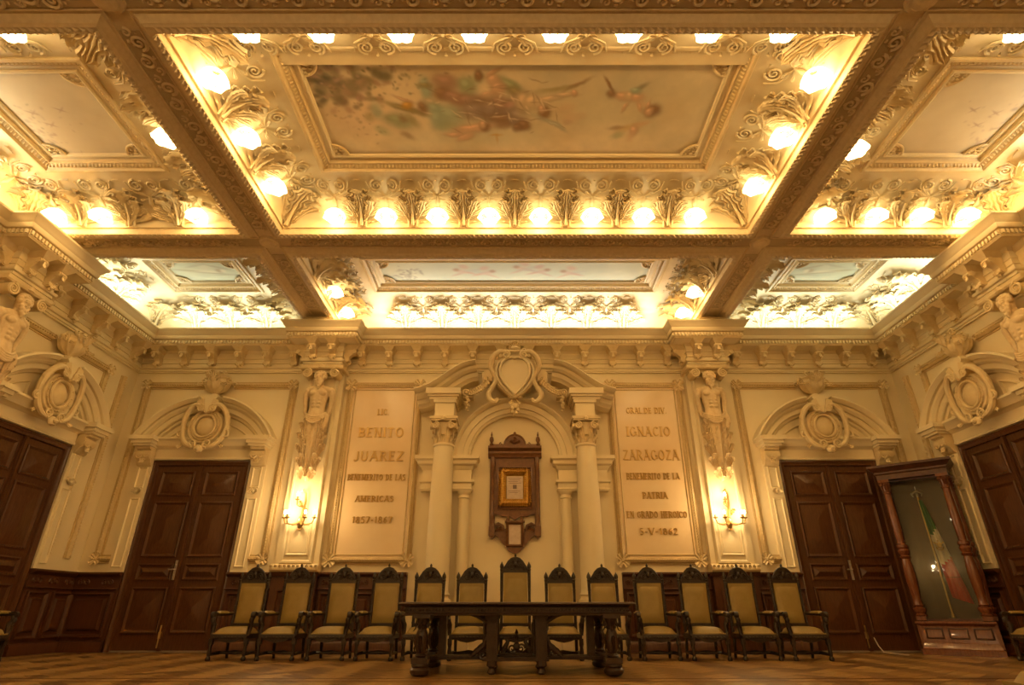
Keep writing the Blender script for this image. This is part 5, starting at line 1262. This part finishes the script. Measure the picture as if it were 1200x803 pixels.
# ---------------------------------------------------------------- long table
tb = thing('long_table', 'long dark carved wooden table with heavy legs in front of the armchairs', 'table', (.02, -3.26, 0))
m = M(); m.sweep(rect(-1.285, 1.285, -.63, .63), [(.2, .672), (.02, .672), (.008, .678), (0, .688), (.008, .700), (.03, .704), (.63, .704)], True, plane='xy'); m.box(-1.26, 1.26, -.6, .6, .675, .703); ob('tabletop', m, TABLEM, tb, smooth=30)
m = M(); m.box(-1.20, 1.20, -.55, .55, .585, .672); m.sweep(rect(-1.24, 1.24, -.59, .59), [(.05, .672), (.0, .668), (.02, .66), (.03, .65), (.03, .60), (.01, .592), (0, .58), (.01, .57), (.05, .57)], True, plane='xy'); ap = ob('apron', m, TABLEM, tb, smooth=30)
m = M()
for q, d, n in along(rect(-1.24, 1.24, -.59, .59) + [(-1.24, -.59)], .025, .035): m.ell((q[0], q[1], .626), (.012, .012, .022), 3, 5)
ob('gadroon_band', m, TABLEM, ap, kind='stuff')
for sx in (-1, 1):
    for sy in (-1, 1):
        m = M(); x, y = sx * 1.02, sy * .50
        m.lathe([(.03, 0), (.085, .01), (.105, .035), (.105, .06), (.085, .08), (.095, .095), (.09, .11), (.05, .12)], 12, (x, y, 0)); m.box(x - .085, x + .085, y - .085, y + .085, .115, .17)
        m.lathe([(.05, .17), (.065, .19), (.045, .21), (.06, .25), (.072, .32), (.06, .40), (.045, .44), (.06, .46), (.045, .48), (.065, .52), (.07, .545)], 10, (x, y, 0)); m.box(x - .09, x + .09, y - .09, y + .09, .545, .585)
        for k in range(4):
            lf = M(); lf.leaf(.035, .20, 3, .02, .03, c=(0, .20), d=.055, n=6, m=2); lf.leaf(.03, .14, 2, .02, .03, rot=pi, c=(0, .54), d=.05, n=5, m=2)
            m.xf(Matrix.Translation((x, y, 0)) @ Matrix.Rotation(k * HALF, 4, 'Z'), lf)
        ob('leg', m, TABLEM, tb)
    m = M(); x = sx * 1.02; m.box(x - .05, x + .05, -.45, .45, .12, .165); m.box(x + sx * -.17 - .04, x + sx * -.17 + .04, -.06, .06, .12, .585); ob('end_stretcher', m, TABLEM, tb)
    for sy in (-1, 1):
        m = M(); x = sx * .27; y = sy * .33
        m.box(x - .06, x + .06, y - .05, y + .05, .13, .585); m.box(x - .075, x + .075, y - .065, y + .065, .53, .585); m.box(x - .035, x + .035, y - .06, y + .06, .17, .50)
        m.lathe([(.03, 0), (.05, .015), (.045, .04), (.03, .06), (.055, .08), (.05, .13)], 8, (x, y, 0)); ob('leg', m, TABLEM, tb)
        m = M(); q = M(); q.spiral((sx * .37, .19), .055, 1.4, 0, .016, dirn=sx); q.tube([(sx * .33, 0, .38), (sx * .36, 0, .28), (sx * .44, 0, .22), (sx * .50, 0, .17)], [.012, .025, .03, .015], 6); q.leaf(.04, .15, 2, .02, .03, rot=sx * -.4, c=(sx * .37, .20), d=0, n=5, m=2)
        q.tube([(sx * .33, 0, .50), (sx * .37, 0, .53), (sx * .45, 0, .565), (sx * .52, 0, .58)], [.02, .02, .016, .01], 6)
        m.xf(Matrix.Translation((0, y, 0)), q); ob('scroll_bracket', m, TABLEM, tb)
m = M(); m.box(-.98, .98, -.10, .10, .125, .165); m.box(-.98, .98, -.12, .12, .135, .155)
for sy in (-1, 1): m.box(-.35, .35, sy * .33 - .04, sy * .33 + .04, .125, .16)
m.box(-.30, -.24, -.33, .33, .125, .16); m.box(.24, .30, -.33, .33, .125, .16); ob('long_stretcher', m, TABLEM, tb)
m = M()
for s in (-1, 1): m.tube([(s * .16, -.02, .17), (s * .13, -.02, .24), (s * .10, -.02, .30), (s * .13, -.02, .34)], [.03, .03, .022, .018], 6); m.spiral((s * .05, .23), .05, 1.5, .03, .013, dirn=s); m.leaf(.03, .13, 2, .02, .03, rot=s * .9, c=(s * .05, .17), d=.02, n=5, m=2)
m.ell((0, -.03, .25), (.04, .03, .05)); m.tube([(-.14, -.02, .335), (0, -.02, .31), (.14, -.02, .335)], .016, 6); m.lathe([(.015, .31), (.03, .34), (.012, .37), (.02, .39), (.003, .43)], 8, (0, -.02, 0)); m.box(-.18, .18, -.06, .03, .165, .185)
ob('lyre_ornament', m, TABLEM, tb)

# ---------------------------------------------------------------- display cabinet with flag
AX, AY, TH, CWD, CDP = 6.50, -.46, radians(-40), .97, .40
cb = thing('display_cabinet', 'tall glass display cabinet with polished wooden columns in the right corner', 'cabinet', (AX, AY, 0), TH)
# local: x from 0 to CWD along the front, front at y=0 facing -y, depth towards +y
w, d = CWD, CDP
m = M(); m.box(-.04, w + .03, -.12, d, 0, .06); m.sweep([(-.04, d), (-.04, -.12), (w + .03, -.12), (w + .03, d)], [(0, .06), (.0, .075), (.02, .09), (.045, .16), (.05, .18), (.05, .40), (.03, .42), (.0, .44), (.0, .47), (.04, .48), (.2, .48)], plane='xy'); m.box(-.03, w + .03, -.06, d, .1, .47)
bs = ob('base', m, CABW, cb, smooth=30)
for (a, b_) in ((.06, .30), (.36, .62), (.68, .92)):
    m = M(); m.sweep(rect(a, b_, .22, .38), [(0, .05), (0, .075), (.015, .08), (.03, .062)], True); ob('base_panel', m, CABD, bs)
def ccol(x, y):
    m = M(); m.box(x - .065, x + .065, y - .065, y + .065, .48, .54)
    m.lathe([(.06, .54), (.068, .56), (.05, .58), (.062, .60), (.075, .63), (.075, .66), (.05, .68), (.062, .70), (.05, .72), (.046, .80), (.058, .95), (.066, 1.15), (.058, 1.32), (.046, 1.40), (.062, 1.42), (.07, 1.44), (.05, 1.46), (.065, 1.49), (.072, 1.53), (.055, 1.56), (.07, 1.58), (.07, 1.62), (.048, 1.64), (.046, 1.68)], 16, (x, y, 0), 1.25, 1.25)
    cm = ob('lower_column', m, CABW, cb)
    m = M(); m.lathe([(.048, 1.68), (.056, 1.85), (.054, 2.1), (.046, 2.46), (.055, 2.47), (.055, 2.49), (.045, 2.50)], 16, (x, y, 0), 1.2, 1.2); ob('upper_column', m, CABW, cb)
    m = M(); m.lathe([(.044, 2.50), (.05, 2.6), (.07, 2.66)], 12, (x, y, 0)); m.box(x - .085, x + .085, y - .085, y + .085, 2.655, 2.70)
    for k in range(6):
        lf = M(); lf.leaf(.025, .12, 2, .015, .03, c=(0, 2.51), d=.05, n=4, m=2); m.xf(Matrix.Translation((x, y, 0)) @ Matrix.Rotation(k * pi / 3, 4, 'Z'), lf)
    for q in (-1, 1): m.spiral((x + q * .06, 2.63), .03, 1.3, -y + .075, .010, a0=HALF, dirn=q)
    ob('column_capital', m, CABW, cb)
ccol(.06, -.03); ccol(w - .06, -.03); ccol(.02, d - .06); ccol(w - .02, d - .12)
m = M(); m.box(-.02, w + .02, -.09, d, 2.70, 2.80); m.sweep([(-.03, d), (-.03, -.10), (w + .03, -.10), (w + .03, d)], [(0, 2.70), (0, 2.78), (-.02, 2.80), (-.02, 2.83), (-.06, 2.86), (-.08, 2.89), (-.10, 2.90), (-.10, 2.94), (.1, 2.95)], plane='xy'); m.box(-.03, w + .03, -.1, d, 2.9, 2.945)
ob('cornice', m, CABD, cb, smooth=30)
for nm, bx in (('front_glass', (.10, w - .10, .03, .036, .50, 2.70)), ('side_glass', (.02, .026, .03, d - .1, .50, 2.70)), ('side_glass', (w - .03, w - .024, .03, d - .16, .50, 2.70))):
    m = M(); m.box(*bx); ob(nm, m, GLASS, cb, smooth=0)
m = M(); m.box(0, w, d - .02, d, .48, 2.72); m.box(.0, .03, d - .05, d, .48, 2.7)
ob('back_panel', m, CABD, cb, smooth=0)
m = M()
for x in (.09, w - .11): m.box(x, x + .02, .02, .045, .48, 2.70)
m.box(.1, w - .1, .02, .045, .48, .51); m.box(.1, w - .1, .02, .045, 2.67, 2.70); m.box(.1, w - .1, .04, .05, 1.10, 1.106)
ob('door_frame', m, CABD, cb, smooth=0)
mt = Matrix.Translation((AX, AY, 0)) @ Matrix.Rotation(TH, 4, 'Z')
def CL(x, y, z=0): return mt @ Vector((x, y, z))
fx, fy = .46, .22
fl = thing('ceremonial_flag', 'green, white and red flag hanging on a staff inside the glass cabinet', 'flag', CL(fx, fy, .48), TH)
m = M(); m.lathe([(0, 0), (.12, 0), (.12, .02), (.03, .04), (.02, .10)], 12); m.tube([(0, 0, .04), (.0, 0, 1.0), (.0, 0, 1.92)], .013, 6); ob('flag_staff', m, BRASS, fl)
m = M(); m.ell((0, 0, 1.96), (.02, .02, .05)); m.tube([(-.06, 0, 1.93), (-.08, 0, 1.98), (0, 0, 2.03), (.08, 0, 1.98), (.06, 0, 1.93)], [.008, .02, .02, .02, .008], 5); m.tube([(0, 0, 2.0), (0, 0, 2.10)], .008, 5); ob('staff_finial', m, STEEL, fl)
m = M(); ny, nx_ = 30, 18
G = np.zeros((ny + 1, nx_ + 1, 3))
for i in range(ny + 1):
    v = i / ny
    for j in range(nx_ + 1):
        u = j / nx_; wd = .05 + .20 * v ** .8
        G[i, j] = (.02 + .14 * v + (u - .35) * wd, -.05 - .035 * sin(u * 15 + v * 2) * (.3 + v), 1.86 - 1.58 * v - .10 * (u - .5) * v)
F = []; 
for i in range(ny):
    for j in range(nx_): F.append((i * (nx_ + 1) + j, (i + 1) * (nx_ + 1) + j, (i + 1) * (nx_ + 1) + j + 1, i * (nx_ + 1) + j + 1))
m.add(G.reshape(-1, 3), F); m.mi = []
for i in range(ny):
    for j in range(nx_):
        v = (i + .5) / ny + .12 * (j / nx_ - .5); m.mi.append(0 if v < .33 else 1 if v < .63 else 2)
fc = ob('flag_cloth', m, [GREEN, WHITE, RED], fl, smooth=60)
m = M(); G0 = (.11, -.095, 1.12)
m.ell((G0[0], G0[1], G0[2]), (.035, .008, .05), 6, 8)
for s in (-1, 1): m.leaf(.02, .09, 2, .004, .0, rot=s * 1.0, c=(G0[0], G0[2]), d=.10, n=5, m=2); m.leaf(.015, .06, 2, .004, .0, rot=s * 2.2, c=(G0[0], G0[2] - .02), d=.10, n=5, m=2)
m.tube([(G0[0] + .05 * cos(a), -.10, G0[2] - .03 + .05 * sin(a)) for a in np.linspace(pi, 2 * pi, 8)], .006, 4); m.ell((G0[0] - .012, -.10, G0[2] + .065), (.014, .008, .014), 4, 6)
ob('flag_emblem', m, BRASS, fl)
# cable lying by the right door
m = M(); m.tube([(5.92, -.10, .22), (5.93, -.16, .10), (5.95, -.24, .012), (5.98, -.5, .010), (6.0, -.8, .010)], .008, 5); o = ob('power_cable', m, CORDM); o['label'] = 'thin pale cable trailing from the right back door onto the parquet'; o['category'] = 'cable'

# ---------------------------------------------------------------- unseen chandeliers added behind the camera to carry the room fill light
def fill_chandelier(label, c, first=[None]):
    if first[0]: return dup(first[0], c, 0, label)
    t = thing('fill_chandelier', label, 'lamp', c, 0); first[0] = t
    m = M(); m.lathe([(0, -.35), (.05, -.30), (.12, -.15), (.06, 0), (.05, .3), (.09, .4), (.02, .5), (.02, 2.4)], 12); ob('stem', m, BRASS, t)
    for k in range(8):
        a = k * pi / 4; x, y = .45 * cos(a), .45 * sin(a)
        m = M(); m.tube([(0, 0, -.15), (x * .5, y * .5, -.25), (x, y, -.12), (x, y, 0)], .014, 5); m.lathe([(.04, 0), (.045, .02), (.015, .02), (.015, .1)], 8, (x, y, 0)); b_ = ob('arm', m, BRASS, t)
        m = M(); m.ell((x, y, .14), (.028, .028, .045), 6, 8); ob('bulb', m, BULB, b_)
    return t
fill_chandelier('unseen brass fill lamp added behind the camera, on the left', FILL_AT[0]); fill_chandelier('unseen brass fill lamp added behind the camera, on the right', FILL_AT[1])
